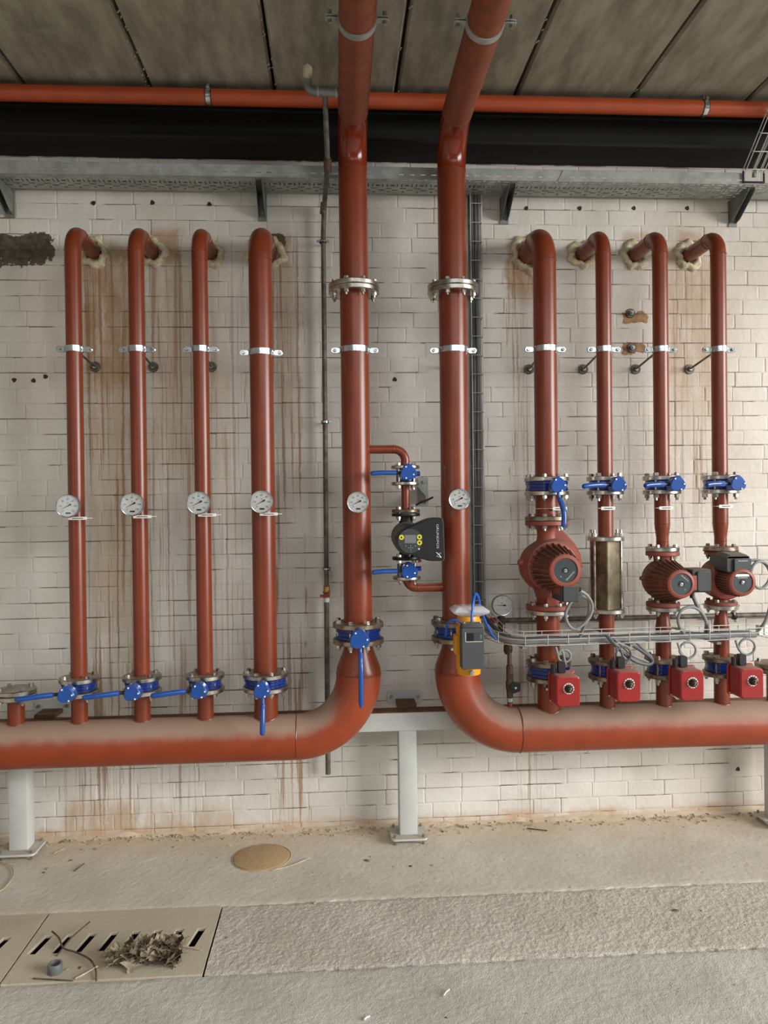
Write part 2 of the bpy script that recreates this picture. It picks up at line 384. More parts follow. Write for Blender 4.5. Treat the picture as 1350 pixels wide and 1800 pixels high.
def struct(name, mb, m, smooth=35):
    o = bpy.data.objects.new(name, mb.mesh(name, (0, 0, 0), smooth)); COL.objects.link(o); o.data.materials.append(m); ORG[o] = V(0, 0, 0)
    o['kind'] = 'structure'; return o
_txt = {}
def text_mb(body, size, c, ax, ay, ext=.0006):            # flat lettering: ax, ay = world directions of text x and y
    cu = bpy.data.curves.new('lettering', 'FONT'); cu.body = body; cu.size = size; cu.align_x = 'CENTER'; cu.align_y = 'CENTER'; cu.resolution_u = 3
    o = bpy.data.objects.new('lettering', cu); COL.objects.link(o)
    dg = bpy.context.evaluated_depsgraph_get(); me = bpy.data.meshes.new_from_object(o.evaluated_get(dg))
    vs = [v.co.copy() for v in me.vertices]; fs = [tuple(p.vertices) for p in me.polygons]
    bpy.data.objects.remove(o); bpy.data.curves.remove(cu); bpy.data.meshes.remove(me)
    ax = Vector(ax); ay = Vector(ay); c = Vector(c); return MB().add([c+ax*v.x+ay*v.y for v in vs], fs)
_bolt = {}
def bolt_mesh(L, k=.011, nut=True):                        # hex head on top, shank, nut and thread end below; origin at head seat
    key = (round(L, 3), k, nut)
    if key not in _bolt:
        b = MB(); b.cyl((0, 0, 0), (0, 0, k*1.1), k, seg=6); b.cyl((0, 0, k*1.1), (0, 0, k*1.2), k*.75, seg=6)
        b.cyl((0, 0, -L-k*.4), (0, 0, 0), k*.52, seg=8)
        if nut: b.cyl((0, 0, -L-k*1.3), (0, 0, -L), k, seg=6); b.cyl((0, 0, -L-k*2.2), (0, 0, -L-k*1.3), k*.52, seg=8)
        me = b.mesh('bolt'); me.materials.append(BOLT); _bolt[key] = me
    return _bolt[key]
def bolts(parent, X, Y, za, zb, rb, n, phase=None, k=.011):
    me = bolt_mesh(za-zb, k); ph = PI/n if phase is None else phase
    for i in range(n):
        a = 2*PI*i/n+ph; inst(parent, 'bolt', me, (X+rb*math.cos(a), Y+rb*math.sin(a), za), (0, 0, a+random.random()))
def flange(parent, X, Y, z0, z1, R, rin, m=None, neck=0, name='flange', seg=48):
    k = .003; b = MB(); P = [(rin, z0), (R-k, z0), (R, z0+k), (R, z1-k), (R-k, z1), (rin, z1)]
    if neck > 0: P = P[:-1]+[(rin+.012, z1), (rin+.001, z1+neck)]
    if neck < 0: P = [(rin+.001, z0+neck), (rin+.012, z0)]+P[1:]
    b.lathe(P, (X, Y, 0), seg=seg); return part(parent, name, b, m or STEEL)
def seam(parent, c, d, R, m, w=.0022):
    return part(parent, 'weld_seam', MB().torus(c, d, R+.0004, w, 36, 6), m)
PY = -.32
R65, R100, R125, R200 = .038, .057, .0698, .1095
F65, F100, F125 = .0925, .110, .125

# ------------------------------------------------------------------ setting: wall of bricks
BW, BH = .202, .0797; zc = 3.544
wall = struct('wall_back', MB().box((.6, .1045, zc/2), (9.2, .2042, zc)), JOINT)
j0 = at(661, 431, 0); zrow = at(700, 418, 0).z
def r2_(key): return [.0010, .0018, .0013, .0026, .0015][key % 5]
def brick_mesh(w, h, key):
    g = r2_(key); k = .0055; dpt = .006; b = MB(); r2 = np.random.default_rng(key)
    def ring(ins, y, jit=0): return [V(sx*(w/2-ins)+r2.uniform(-jit, jit), y, sz*(h/2-ins)+r2.uniform(-jit, jit)) for sx, sz in ((-1, -1), (1, -1), (1, 1), (-1, 1))]
    b.loft([ring(g*.4, dpt), ring(g, .0020, .0012), ring(g+k*.4, .0008, .0018), ring(g+k, 0, .003)], caps=False); n = len(b.v)
    b.f.append((n-4, n-3, n-2, n-1)); return b
occl = [(105, 160, 395, 1270), (220, 268, 395, 1270), (335, 378, 395, 1270), (430, 500, 395, 1270), (585, 670, 0, 1330), (765, 850, 0, 1330), (930, 990, 400, 1300), (1040, 1082, 395, 1300), (1140, 1182, 395, 1300), (1245, 1285, 395, 1300),
        (0, 660, 1170, 1352), (670, 1350, 1235, 1325), (900, 1350, 825, 1250), (680, 790, 780, 1045), (0, 1350, 0, 345), (0, 60, 1330, 1500), (698, 740, 1250, 1500)]
slots = []
nz = int(zc/BH)+2; zstart = zrow-BH*math.ceil(zrow/BH)
row_ref = round((zrow-zstart)/BH)-1       # course directly below the reference joint
for i in range(nz):
    z0 = zstart+i*BH; z1 = min(z0+BH, zc); z0c = max(z0, -.01)
    if z1-z0c < .02: continue
    off = j0.x+(0 if (i-row_ref) % 2 == 0 else BW/2)+random.uniform(-.012, .012)
    x = off-BW*math.ceil((off+2.7)/BW)
    while x < 3.7:
        e_ = BW+(random.gauss(0, .006) if random.random() < .8 else -.05); slots.append((x+e_/2, (z0c+z1)/2, e_, z1-z0c, i)); x += e_
def vis(s):
    n = 0; X, Z, w, h, i = s
    for a in (-.4, -.15, .15, .4):
        for b in (-.35, .35):
            px, py = pix((X+a*w, 0, Z+b*h))
            if 2 < px < 1348 and 345 < py < 1470 and not any(o[0] < px < o[1] and o[2] < py < o[3] for o in occl): n += 1
    return n
scored = sorted([(-vis(s), (Vector((s[0], 0, s[1]))-CAM).dot(cF), k) for k, s in enumerate(slots)])
top300 = set(k for _, _, k in scored[:300])
variants = {}
rest = MB()
for k, (X, Z, w, h, i) in enumerate(slots):
    yo = max(-.0016, min(.0012, random.gauss(0, .0009)))
    if k in top300:
        key = (round(h, 4), round(w, 2), random.randrange(5)); ws = w/key[1]
        if key not in variants:
            me = brick_mesh(key[1], h, key[2]).mesh('brick', smooth=0); me.materials.append(WALL); variants[key] = me
        o = inst(wall, 'brick', variants[key], (X, yo, Z), (random.uniform(-.006, .006), random.gauss(0, .0025), random.uniform(-.006, .006))); o.scale.x = ws
    else:
        b = brick_mesh(w, h, k % 50); rest.add([v+V(X, yo, Z) for v in b.v], b.f)
part(wall, 'brick_field', rest, WALL, smooth=0)['kind'] = 'stuff'

struct('wall_left', MB().box((-4.15, -3.6, 1.9), (.2, 7.4, 4.0)), mat('plain grey wall paint', (190, 184, 174), .8))
# ------------------------------------------------------------------ floor
def lattice(x, y, f, seed):
    xi = np.floor(x*f).astype(int); yi = np.floor(y*f).astype(int); fx = x*f-xi; fy = y*f-yi
    h = lambda a, b: ((np.sin(a*127.1+b*311.7+seed*17.3)*43758.5453) % 1)
    fx = fx*fx*(3-2*fx); fy = fy*fy*(3-2*fy)
    return (h(xi, yi)*(1-fx)+h(xi+1, yi)*fx)*(1-fy)+(h(xi, yi+1)*(1-fx)+h(xi+1, yi+1)*fx)*fy-.5
def slab(name, x0, x1, y0, y1, nx, ny, amp, fr, z=0, edge=.0025, th=.05, jag=.010):
    xs = np.linspace(x0, x1, nx); ys = np.linspace(y0, y1, ny); gx, gy = np.meshgrid(xs, ys)
    H = z+amp*(.5*lattice(gx, gy, fr*.3, 1)+.5*lattice(gx, gy, fr, 2)+.45*lattice(gx, gy, fr*2.4, 3))
    dy = np.minimum(gy-y0, y1-gy); H -= edge*np.exp(-(dy/.012)**2)
    j0_ = jag*(lattice(gx, gy*0, 14, 5)+.6*lattice(gx, gy*0, 40, 6))
    gy = gy+np.where(gy == y0, j0_, 0)+np.where(gy == y1, -j0_, 0)
    vs = [V(a, b, c) for a, b, c in zip(gx.ravel(), gy.ravel(), H.ravel())]
    fs = [(j*nx+i, j*nx+i+1, (j+1)*nx+i+1, (j+1)*nx+i) for j in range(ny-1) for i in range(nx-1)]
    b = MB().add(vs, fs)
    loop = [i for i in range(nx)]+[j*nx+nx-1 for j in range(1, ny)]+[(ny-1)*nx+i for i in range(nx-2, -1, -1)]+[j*nx for j in range(ny-2, 0, -1)]
    n = len(b.v); b.v += [V(b.v[i].x, b.v[i].y, z-th) for i in loop]
    b.f += [(loop[i], n+i, n+(i+1) % len(loop), loop[(i+1) % len(loop)]) for i in range(len(loop))]
    return b
floor = struct('floor', MB().box((.6, -3.6, -.3), (9.2, 7.6, .1)), DARK)  # base coloured near black to stand for the shade below the drain slots
CX0, CX1, CX2 = -2.0, -1.232, -.506
part(floor, 'screed_slab', slab('screed_slab', -2.3, 2.9, -.742, .0, 800, 110, .0022, 45), FLOORB, smooth=60)
part(floor, 'channel_fill_slab', slab('channel_fill_slab', CX2+.004, 2.9, -1.226, -.75, 760, 100, .0045, 85), FLOORM, smooth=60)
part(floor, 'front_slab', slab('front_slab', -2.3, 2.9, -2.4, -1.236, 760, 160, .0030, 70), FLOORF, smooth=60)
part(floor, 'rear_slab', slab('rear_slab', -4, 5.2, -7.4, -2.41, 90, 60, .004, 9), FLOORF, smooth=60)
part(floor, 'side_slab', slab('side_slab', 2.905, 5.2, -2.4, .0, 60, 60, .004, 9), FLOORB, smooth=60); part(floor, 'side_slab', slab('side_slab', -4, -2.305, -2.4, .0, 60, 60, .004, 9), FLOORB, smooth=60)
part(floor, 'channel_edge_slab', slab('channel_edge_slab', -2.3, CX0-.004, -1.226, -.75, 40, 20, .004, 9), COVER, smooth=60)
def drain_cover(x0, x1, slots_x, label):
    t = thing('drain_cover', label, 'drain cover', ((x0+x1)/2, -.988, -.011), 'concrete drain covers')
    y0, y1, yf, yb, zt, zb, w = -1.226, -.75, -1.046, -.916, .002, -.011, .033
    b = MB(); g = .004; x0 += g; x1 -= g; sh = .012
    fr = [x0]+[s for q in slots_x for s in (q-w/2-sh, q+w/2-sh)]+[x1]; bk = [x0]+[s for q in slots_x for s in (q-w/2+sh, q+w/2+sh)]+[x1]
    q4 = lambda a, c, d, e: b.quadwall(a, c, d, e)
    for i in range(len(fr)-1):
        q4(V(fr[i], y0, zt), V(fr[i+1], y0, zt), V(fr[i+1], yf, zt), V(fr[i], yf, zt)); q4(V(bk[i], yb, zt), V(bk[i+1], yb, zt), V(bk[i+1], y1, zt), V(bk[i], y1, zt))
        if i % 2 == 0: q4(V(fr[i], yf, zt), V(fr[i+1], yf, zt), V(bk[i+1], yb, zt), V(bk[i], yb, zt))
        else:
            c = [V(fr[i], yf, zt), V(fr[i+1], yf, zt), V(bk[i+1], yb, zt), V(bk[i], yb, zt)]
            for k in range(4):
                a, d = c[k], c[(k+1) % 4]; q4(a, d, V(d.x, d.y, zb), V(a.x, a.y, zb))
    for a, d in ((V(x0, y0, zt), V(x1, y0, zt)), (V(x1, y0, zt), V(x1, y1, zt)), (V(x1, y1, zt), V(x0, y1, zt)), (V(x0, y1, zt), V(x0, y0, zt))):
        q4(a, d, V(d.x, d.y, zb), V(a.x, a.y, zb))
    part(t, 'slotted_plate', b, COVER, smooth=0)
    return t
drain_cover(CX1, CX2, [CX1+.052+i*.0865 for i in range(8)], 'slotted concrete drain cover partly under the heap of dry leaves')
drain_cover(CX0, CX1, [CX0+.052+i*.0865 for i in range(8)], 'slotted concrete drain cover cut off by the left edge of the photo')
mh = MB(); c = atz(460, 1507, 0); mh.lathe([(.0, .0065), (.128, .0065), (.136, .004), (.14, -.01)], (c.x, c.y, 0), seg=56, fn=lambda a, h: 1+.012*math.sin(5*a)+.008*math.sin(11*a))
t = thing('manhole_cover', 'round sandy manhole cover set in the floor near the wall', 'manhole cover', (c.x, c.y, 0))
part(t, 'lid', mh, MANH); part(t, 'rim', MB().torus((c.x, c.y, .0005), (0, 0, 1), .142, .003, 48, 6), MANH)

# ------------------------------------------------------------------ ceiling and beam
CZ = 3.76
ceil = struct('ceiling', MB().box((.6, -3.3, CZ+.16), (9.4, 7.0, .1)), CEIL)
me = MB()
w_ = .586; me.loft([[V(sx*(w_/2-i), y, z) for sx, y, z in ((-1, -6.9, zz), (1, -6.9, zz), (1, .15, zz), (-1, .15, zz))] for i, zz in ((0.0, CZ+.12), (0, CZ+.014), (.010, CZ))], caps=True)
sm = me.mesh('ceiling_slab', smooth=0); sm.materials.append(CEIL)
for i in range(-7, 8): inst(ceil, 'ceiling_slab', sm, (.325+.6*i+.3, 0, random.uniform(-.002, .002)))
for i in range(-4, 5):      # ragged mortar squeezed out along the joints
    b = MB(); X = .325+.6*i
    for k in range(40 if i in (-2, -1) else 6):
        y = -.25-random.random()*1.5; b.box((X+random.choice((-1, 1))*random.uniform(.006, .014), y, CZ-.001), (random.uniform(.003, .007), random.uniform(.008, .022), random.uniform(.002, .005)), Matrix.Rotation(random.random(), 3, 'Z'))
    part(ceil, 'joint_mortar', b, CEIL, smooth=0)['kind'] = 'stuff'
BZ = 3.542
t = thing('steel_beam', 'black painted steel beam along the top of the brick wall', 'beam', (.6, -.11, BZ))
part(t, 'bottom_flange', MB().box((.6, -.11, BZ+.008), (9, .22, .016)), BEAMK); part(t, 'web', MB().box((.6, -.11, (BZ+CZ)/2), (9, .011, CZ-BZ-.02)), BEAMK)
part(t, 'top_flange', MB().box((.6, -.11, CZ-.008), (9, .22, .016)), BEAMK)
p = at(979, 254, -.12); part(t, 'cleat', MB().box((p.x, -.122, BZ+.03), (.055, .012, .028)), GALVD, 'small grey steel cleat')

# ------------------------------------------------------------------ cable tray
def perforate(b, x0, x1, L, rows, pt, th=.0015):       # strip x0..x1 in modules L with rectangular holes (u0,u1,v0,v1); pt(u,v) -> world
    us = sorted({0, L}|{r[0] for r in rows}|{r[1] for r in rows}); vs = sorted({r[2] for r in rows}|{r[3] for r in rows})
    return us, vs
def tray_sheet(mb, x0, x1, L, vmin, vmax, holes, pt):
    us = sorted({0.0, L}|{h[0] for h in holes}|{h[1] for h in holes}); vs = sorted({vmin, vmax}|{h[2] for h in holes}|{h[3] for h in holes})
    x = x0
    while x < x1-1e-6:
        idx = {}
        for i in range(len(us)-1):
            for j in range(len(vs)-1):
                um, vm = (us[i]+us[i+1])/2, (vs[j]+vs[j+1])/2
                if any(h[0] < um < h[1] and h[2] < vm < h[3] for h in holes): continue
                mb.add([pt(x+us[i], vs[j]), pt(x+us[i+1], vs[j]), pt(x+us[i+1], vs[j+1]), pt(x+us[i], vs[j+1])], [(0, 1, 2, 3)])
        x += L
TZ0, TZ1, TY0, TY1 = 3.359, 3.417, -.22, -.035
t = thing('cable_tray', 'perforated galvanised cable tray running along the wall under the beam', 'cable tray', (.2, -.12, TZ0))
b = MB(); tray_sheet(b, -2.2, 2.13, .055, TZ0, TZ1, [(.008, .034, TZ0+.018, TZ0+.024)], lambda u, v: V(u, TY0, v)); part(t, 'front_rail', b, GALV, smooth=0)
b = MB(); tray_sheet(b, -2.2, 2.6, .075, 0, TY1-TY0, [(.004, .036, .016, .024), (.046, .058, .008, .018), (.004, .036, .042, .050), (.008, .014, .062, .096), (.028, .048, .072, .086), (.060, .066, .062, .096), (.004, .036, .112, .120), (.040, .072, .132, .140), (.016, .028, .152, .164)], lambda u, v: V(u, TY0+v, TZ0)); part(t, 'perforated_base', b, GALV, smooth=0)
part(t, 'back_rail', MB().box((.2, TY1, (TZ0+TZ1)/2), (4.8, .0015, TZ1-TZ0)), GALV)
part(t, 'rail_lip', MB().cyl((-2.2, TY0, TZ0+.001), (2.13, TY0, TZ0+.001), .0025, seg=8), GALV); part(t, 'rail_lip', MB().cyl((-2.2, TY0+.003, TZ1), (2.13, TY0+.003, TZ1), .0025, seg=8), GALV)
p = at(992, 325, TY0); b = MB(); b.prism([(p.x-.035, TZ0-.004), (p.x+.012, TZ0-.004), (p.x+.012, TZ1), (p.x-.005, TZ1)], TY0-.004, TY0-.001); part(t, 'joint_plate', b, GALV)
p = at(120, 280, TY0); part(t, 'joint_plate', MB().rbox((p.x, TY0-.003, TZ1+.004), (.085, .003, .026), .006), GALV)
tb = MB(); tb.cyl((0, 0, -.005), (0, 0, 0), .006, seg=8); tbm = tb.mesh('bolt_head'); tbm.materials.append(CHROME)
for px in (17, 100, 235, 364, 500, 820, 905, 1060, 1255):
    q = at(px, 325, -.13); inst(t, 'bolt_head', tbm, (q.x, -.12, TZ0)); inst(t, 'bolt_head', tbm, (q.x+.03, TY1-.02, TZ0))
for px, lab in ((3, 'galvanised tray bracket at the left edge of the photo'), (458, 'galvanised tray bracket above the fourth riser from the left'), (893, 'galvanised tray bracket just right of the vertical cables'), (1304, 'galvanised tray bracket below the rising wire basket at the far right')):
    q = at(px, 360, -.1); t = thing('tray_bracket', lab, 'bracket', (q.x, 0, 3.24), 'cantilever brackets under the cable tray')
    b = MB(); X = q.x
    for dx in (-.018, .016):
        b.add([V(X+dx, -.004, TZ0-.004), V(X+dx, TY0+.02, TZ0-.004), V(X+dx, TY0+.02, TZ0-.022), V(X+dx, -.05, TZ0-.115), V(X+dx, -.004, TZ0-.125), V(X+dx+.002, -.004, TZ0-.004), V(X+dx+.002, TY0+.02, TZ0-.004), V(X+dx+.002, TY0+.02, TZ0-.022), V(X+dx+.002, -.05, TZ0-.115), V(X+dx+.002, -.004, TZ0-.125)],
              [(0, 1, 2, 3, 4), (9, 8, 7, 6, 5), (0, 5, 6, 1), (1, 6, 7, 2), (2, 7, 8, 3), (3, 8, 9, 4), (4, 9, 5, 0)])
    part(t, 'cantilever_arm', b, GALVD, smooth=0); part(t, 'arm_top', MB().box((X, (TY0+.016)/2, TZ0-.003), (.036, .2, .003)), GALVD)
    part(t, 'wall_plate', MB().box((X, -.004, TZ0-.07), (.046, .006, .14)), GALVD); part(t, 'fixing_bolt', MB().cyl((X, -.006, TZ0-.105), (X, -.016, TZ0-.105), .008, seg=6), BOLT)

# ------------------------------------------------------------------ thin horizontal pipe under the ceiling
Z = 3.694
t = thing('sprinkler_pipe', 'thin orange-red pipe running horizontally below the ceiling', 'pipe', (.3, PY, Z-.038))
part(t, 'pipe', MB().cyl((-2.6, PY, Z), (3.2, PY, Z), .0375, seg=32), REDT)
for px, lab in ((367, 'pipe clamp on the horizontal ceiling pipe at the left'), (1237, 'pipe clamp on the horizontal ceiling pipe at the right')):
    X = at(px, 170, PY).x; t = thing('ceiling_pipe_clamp', lab, 'pipe clamp', (X, PY, CZ), 'clamps of the horizontal ceiling pipe')
    part(t, 'band', MB().lathe([(.0378, -.011), (.041, -.011), (.041, .011), (.0378, .011)], (X, PY, Z), (1, 0, 0), seg=32), CHROME)
    part(t, 'rubber_lining', MB().lathe([(.0376, -.015), (.0392, -.015), (.0392, .015), (.0376, .015)], (X, PY, Z), (1, 0, 0), seg=32), BLACK)
    part(t, 'hanger_rod', MB().cyl((X, PY, Z+.036), (X, PY, CZ+.002), .005, seg=10), BOLT)
    part(t, 'clamp_screw', MB().cyl((X, PY-.036, Z+.042), (X, PY-.036, Z+.02), .006, seg=6), BOLT); part(t, 'clamp_ear', MB().box((X, PY-.034, Z+.03), (.018, .02, .004)), CHROME)

# ------------------------------------------------------------------ pipe clamps of the vertical pipes
def pipe_clamp(X, Z, r, label, anchor, group='clamps of the vertical pipes', dz=-.025):
    t = thing('pipe_clamp', label, 'pipe clamp', (X, PY, Z-.014), group)
    part(t, 'band', MB().lathe([(r, -.014), (r+.005, -.014), (r+.005, .014), (r, .014)], (X, PY, Z), seg=20), CHROME)
    for s in (-1, 1):
        e = part(t, 'ear', MB().rbox((X+s*(r+.024), PY-.004, Z), (.046, .005, .028), .012, 4, 'Y'), CHROME)
        part(e, 'screw', MB().cyl((X+s*(r+.030), PY-.006, Z), (X+s*(r+.030), PY-.015, Z), .0085, seg=6), BOLT)
        part(t, 'ear_rear', MB().rbox((X+s*(r+.024), PY+.006, Z), (.046, .005, .028), .012, 4, 'Y'), CHROME)
    part(t, 'rod', MB().cyl((X, PY+r+.002, Z), (X, -.004, Z+dz), .0055, seg=10), GREYPIPE)
    if anchor:
        a = part(t, 'anchor_plate', MB().lathe([(.006, -.016), (.012, -.015), (.014, -.007), (.026, -.006), (.027, -.002), (.027, .006)], (X, -.002, Z+dz), (0, 1, 0), seg=24), GREYPIPE)
        part(a, 'nut', MB().cyl((X, -.008, Z+dz), (X, -.020, Z+dz), .010, seg=6), BOLT)
    return t

# ------------------------------------------------------------------ gauges
def gauge(name, X, Z, Yf, r, label, stem_to, group, needle=205, pressure=False):
    t = thing(name, label, 'gauge', (X, Yf, Z-r), group)
    part(t, 'case', MB().lathe([(0, .034), (r*.93, .034), (r*.97, .030), (r*.97, .008), (r*1.03, .006), (r*1.03, -.001), (r*.99, -.005), (r*.93, -.004), (r*.92, .003)], (X, Yf, Z), (0, 1, 0), seg=48), CHROME)
    d = part(t, 'dial', MB().lathe([(0, .0), (r*.93, .0), (r*.93, .002)], (X, Yf+.002, Z), (0, 1, 0), seg=48), FACE)
    tk = MB()
    for i in range(0, 25):
        a = math.radians(225-270*i/24); L = .10 if i % 4 == 0 else .05; r1 = r*.84
        ca, sa = math.cos(a), math.sin(a); w = .0007 if i % 4 == 0 else .0004
        tk.add([V(X+ca*r1-sa*w, Yf+.0005, Z+sa*r1+ca*w), V(X+ca*r1+sa*w, Yf+.0005, Z+sa*r1-ca*w), V(X+ca*(r1-r*L)+sa*w, Yf+.0005, Z+sa*(r1-r*L)-ca*w), V(X+ca*(r1-r*L)-sa*w, Yf+.0005, Z+sa*(r1-r*L)+ca*w)], [(0, 1, 2, 3)])
    part(d, 'scale_marks', tk, INK, smooth=0)
    num = MB()
    for i in range(7):
        a = math.radians(225-270*i/6); s = str(i*20) if not pressure else str(i)
        q = text_mb(s, r*.20, (X+math.cos(a)*r*.60, Yf+.0004, Z+math.sin(a)*r*.60), (1, 0, 0), (0, 0, 1)); num.add(q.v, q.f)
    part(d, 'numerals', num, INK, smooth=0)
    u = text_mb('bar' if pressure else '°C', r*.2, (X, Yf+.0004, Z+r*.24), (1, 0, 0), (0, 0, 1)); part(d, 'unit_print', u, INK, smooth=0)
    if not pressure: part(d, 'maker_mark', MB().box((X+r*.03, Yf+.0006, Z-r*.62), (r*.42, .0006, r*.13)), INK)
    a = math.radians(needle); n = MB(); dx, dz = math.cos(a), math.sin(a); L = r*.78
    w = r*.03; n.add([V(X-dz*w, Yf-.0015, Z+dx*w), V(X+dz*w, Yf-.0015, Z-dx*w), V(X+dx*L, Yf-.0015, Z+dz*L)], [(0, 1, 2)])
    w2 = r*.09; n.add([V(X-dz*w, Yf-.0015, Z+dx*w), V(X-dx*r*.34-dz*w2, Yf-.0015, Z-dz*r*.34+dx*w2), V(X-dx*r*.34+dz*w2, Yf-.0015, Z-dz*r*.34-dx*w2), V(X+dz*w, Yf-.0015, Z-dx*w)], [(0, 1, 2, 3)])
    part(t, 'needle', n, INK, smooth=0)
    part(t, 'glass', MB().lathe([(0, -.0035), (r*.94, -.0030)], (X, Yf, Z), (0, 1, 0), seg=48), GLASS)
    if stem_to is not None:
        part(t, 'stem', MB().cyl((X, Yf+.032, Z), stem_to, .009, seg=14), BRASS)
    return t
def name_tag(X, Y, Z, label, w=.075, h=.015, flip=False):
    t = thing('name_tag', label, 'label', (X, Y, Z-h/2), 'white name tags on the pipes')
    part(t, 'plate', MB().rbox((X, Y, Z), (w, .003, h), .003, 2, 'Y'), WHITE)
    part(t, 'print', MB().box((X, Y-.0019, Z), (w*.6, .0005, .0035)), INK)
    return t

# ------------------------------------------------------------------ butterfly valves
def rtri(cx, cz, r, rot=0, n=36):
    return [(cx+r*(1+.09*math.cos(3*(2*PI*i/n)+rot))*math.cos(2*PI*i/n), cz+r*(1+.09*math.cos(3*(2*PI*i/n)+rot))*math.sin(2*PI*i/n)) for i in range(n)]
def butterfly(X, z0, z1, Rb, nb, F, ft, handle, length, label, group, reach=.165, rc=.037, Y=PY, phase=None, bk=.011, cap=True):
    zc = (z0+z1)/2; t = thing('butterfly_valve', label, 'valve', (X, Y, z0), group); rr = Rb
    n = nb; ph = PI/n if phase is None else phase
    b = MB(); h = z1-z0
    b.lathe([(rr*.6, 0), (rr*.97, 0), (rr, .003), (rr, h*.3), (rr*.96, h*.36), (rr*.96, h*.64), (rr, h*.7), (rr, h-.003), (rr*.97, h), (rr*.6, h)], (X, Y, z0), seg=64, fn=lambda a, hh: 1+.055*(1 if math.cos(n*(a-ph)) > .25 else 0))
    part(t, 'body', b, BLUED)
    part(t, 'seat_liner', MB().lathe([(rr*.5, -.002), (rr*.8, -.002), (rr*.8, h+.002), (rr*.5, h+.002)], (X, Y, z0), seg=40), BLACK)
    bolts(t, X, Y, z1+ft, z0-ft, (F+rr*.0)*.81 if F < .1 else F*.84, n, ph, bk)
    if not cap: return t
    yc = Y-reach
    part(t, 'stem_neck', MB().cyl((X, Y-rr*.9, zc), (X, yc+.02, zc), .018, seg=20), BLUED)
    g = part(t, 'gear_cap', MB().prism(rtri(X, zc, rc, 1.2), yc-.022, yc+.028, .003), BLUE)
    for a in (120, 0, 300):
        q = math.radians(a); sx, sz = X+rc*.8*math.cos(q), zc+rc*.8*math.sin(q); part(g, 'cap_screw', MB().cyl((sx, yc-.0225, sz), (sx, yc-.0255, sz), .0042, seg=10), WHITE)
    C = V(X, yc+.004, zc)
    if handle == 'left': P = [C+V(-rc*.8, 0, 0), C+V(-.060, -.008, 0), C+V(-.10, -.026, 0), C+V(-.15, -.040, -.003), C+V(-length, -.046, -.008)]
    elif handle == 'right_down': P = [C+V(.004, 0, -rc*.8), C+V(.008, -.004, -.060), C+V(.018, -.018, -.10), C+V(.022, -.03, -.14), C+V(.018, -.034, -length)]
    else: P = [C+V(.002, 0, -rc*.8), C+V(.004, -.006, -.065), C+V(.004, -.022, -.10), C+V(.004, -.035, -.15), C+V(.002, -.04, -length)]
    S_ = spline(P, 8); k = max(2, int(len(S_)*.26))
    part(t, 'lever_neck', MB().tube(S_[:k+1], .0085, 12), BLACK if handle == 'left' else BLUE)
    rads = [.0085]+[.0125]*(len(S_)-k-3)+[.0115, .007]
    part(t, 'lever_grip', MB().tube(S_[k:], rads, 14), BLUE)
    return t

# ------------------------------------------------------------------ left group
HZ = .590
XP = [-1.237, -.941, -.640, -.350]; RP = [R65, R65, R65, R100]
WORD = ['first', 'second', 'third', 'fourth']
def foam(X, Z, r, label, seed):
    rr = random.Random(seed); ph = [rr.random()*6.28 for _ in range(4)]
    f = lambda a, h: 1+.10*math.sin(2*a+ph[0])+.08*math.sin(5*a+ph[1])+.06*math.sin(9*a+ph[2])+.04*math.sin(17*a+ph[3]+h*200)
    b = MB().lathe([(r+.002, .004), (r+.004, -.014), (r+.014, -.022), (r+.030, -.019), (r+.040, -.006), (r+.043, .006)], (X, 0, Z), (0, 1, 0), seg=72, fn=f)
    single('foam_collar', label, 'foam', b, FOAM, 'foam collars around the wall holes', smooth=70)
def riser_top(t, X, z, r, zbot, er):
    pts = fillet([(X, .03, z), (X, PY, z), (X, PY, zbot)], er, 14)
    part(t, 'pipe', MB().tube(pts, r, 32), RED)
    seam(t, (X, PY, z-er), (0, 0, 1), r, RED); seam(t, (X, PY+er, z), (0, 1, 0), r, RED)
VZ = (.846, .889); FT = .022
for i, (X, r) in enumerate(zip(XP, RP)):
    big = r > .05; F = F100 if big else F65
    t = thing('riser_pipe', ['leftmost thin red riser bending into the wall', 'second thin red riser from the left bending into the wall', 'third thin red riser from the left bending into the wall', 'thick red riser left of the grey drain pipe, bending into the wall'][i], 'pipe', (X, PY, .889), 'red risers on the left')
    riser_top(t, X, 3.05, r, .9, .10 if not big else .14); flange(t, X, PY, VZ[1], VZ[1]+FT, F, r)
    single_lab = WORD[i]
    foam(X, 3.05, r, 'yellowed foam collar around the wall hole of the %s riser from the left' % WORD[i], i)
    pipe_clamp(X, 2.478 if not big else 2.462, r, 'bright zinc clamp on the %s riser from the left' % WORD[i], True)
    Zg = [1.729, 1.733, 1.737, 1.738][i]
    gauge('thermometer', X+[.003, -.002, .002, .004][i], Zg, -.45, .053, 'round dial thermometer on the %s riser from the left' % WORD[i], (X, PY-r+.004, Zg), 'dial thermometers on the pipes', 207)
    q = V(X+.035, PY-r-.055, Zg-.058); tg = name_tag(q.x, q.y, q.z, 'white tag below the thermometer of the %s riser from the left' % WORD[i], .085, .014)
    part(tg, 'tie', MB().tube(spline([q+V(.04, 0, 0), q+V(.062, .02, .001), (X+r+.006, PY-.01, q.z+.002), (X+r+.002, PY+.01, q.z)], 5), .0015, 6), WHITE)
butterfly(XP[0], *VZ, .078, 4, F65, FT, 'left', .215, 'blue lever valve below the leftmost riser', 'blue lever valves on the left header')
butterfly(XP[1], *VZ, .078, 4, F65, FT, 'left', .215, 'blue lever valve below the second riser from the left', 'blue lever valves on the left header')
butterfly(XP[2], *VZ, .078, 4, F65, FT, 'left', .21, 'blue lever valve below the third riser from the left', 'blue lever valves on the left header')
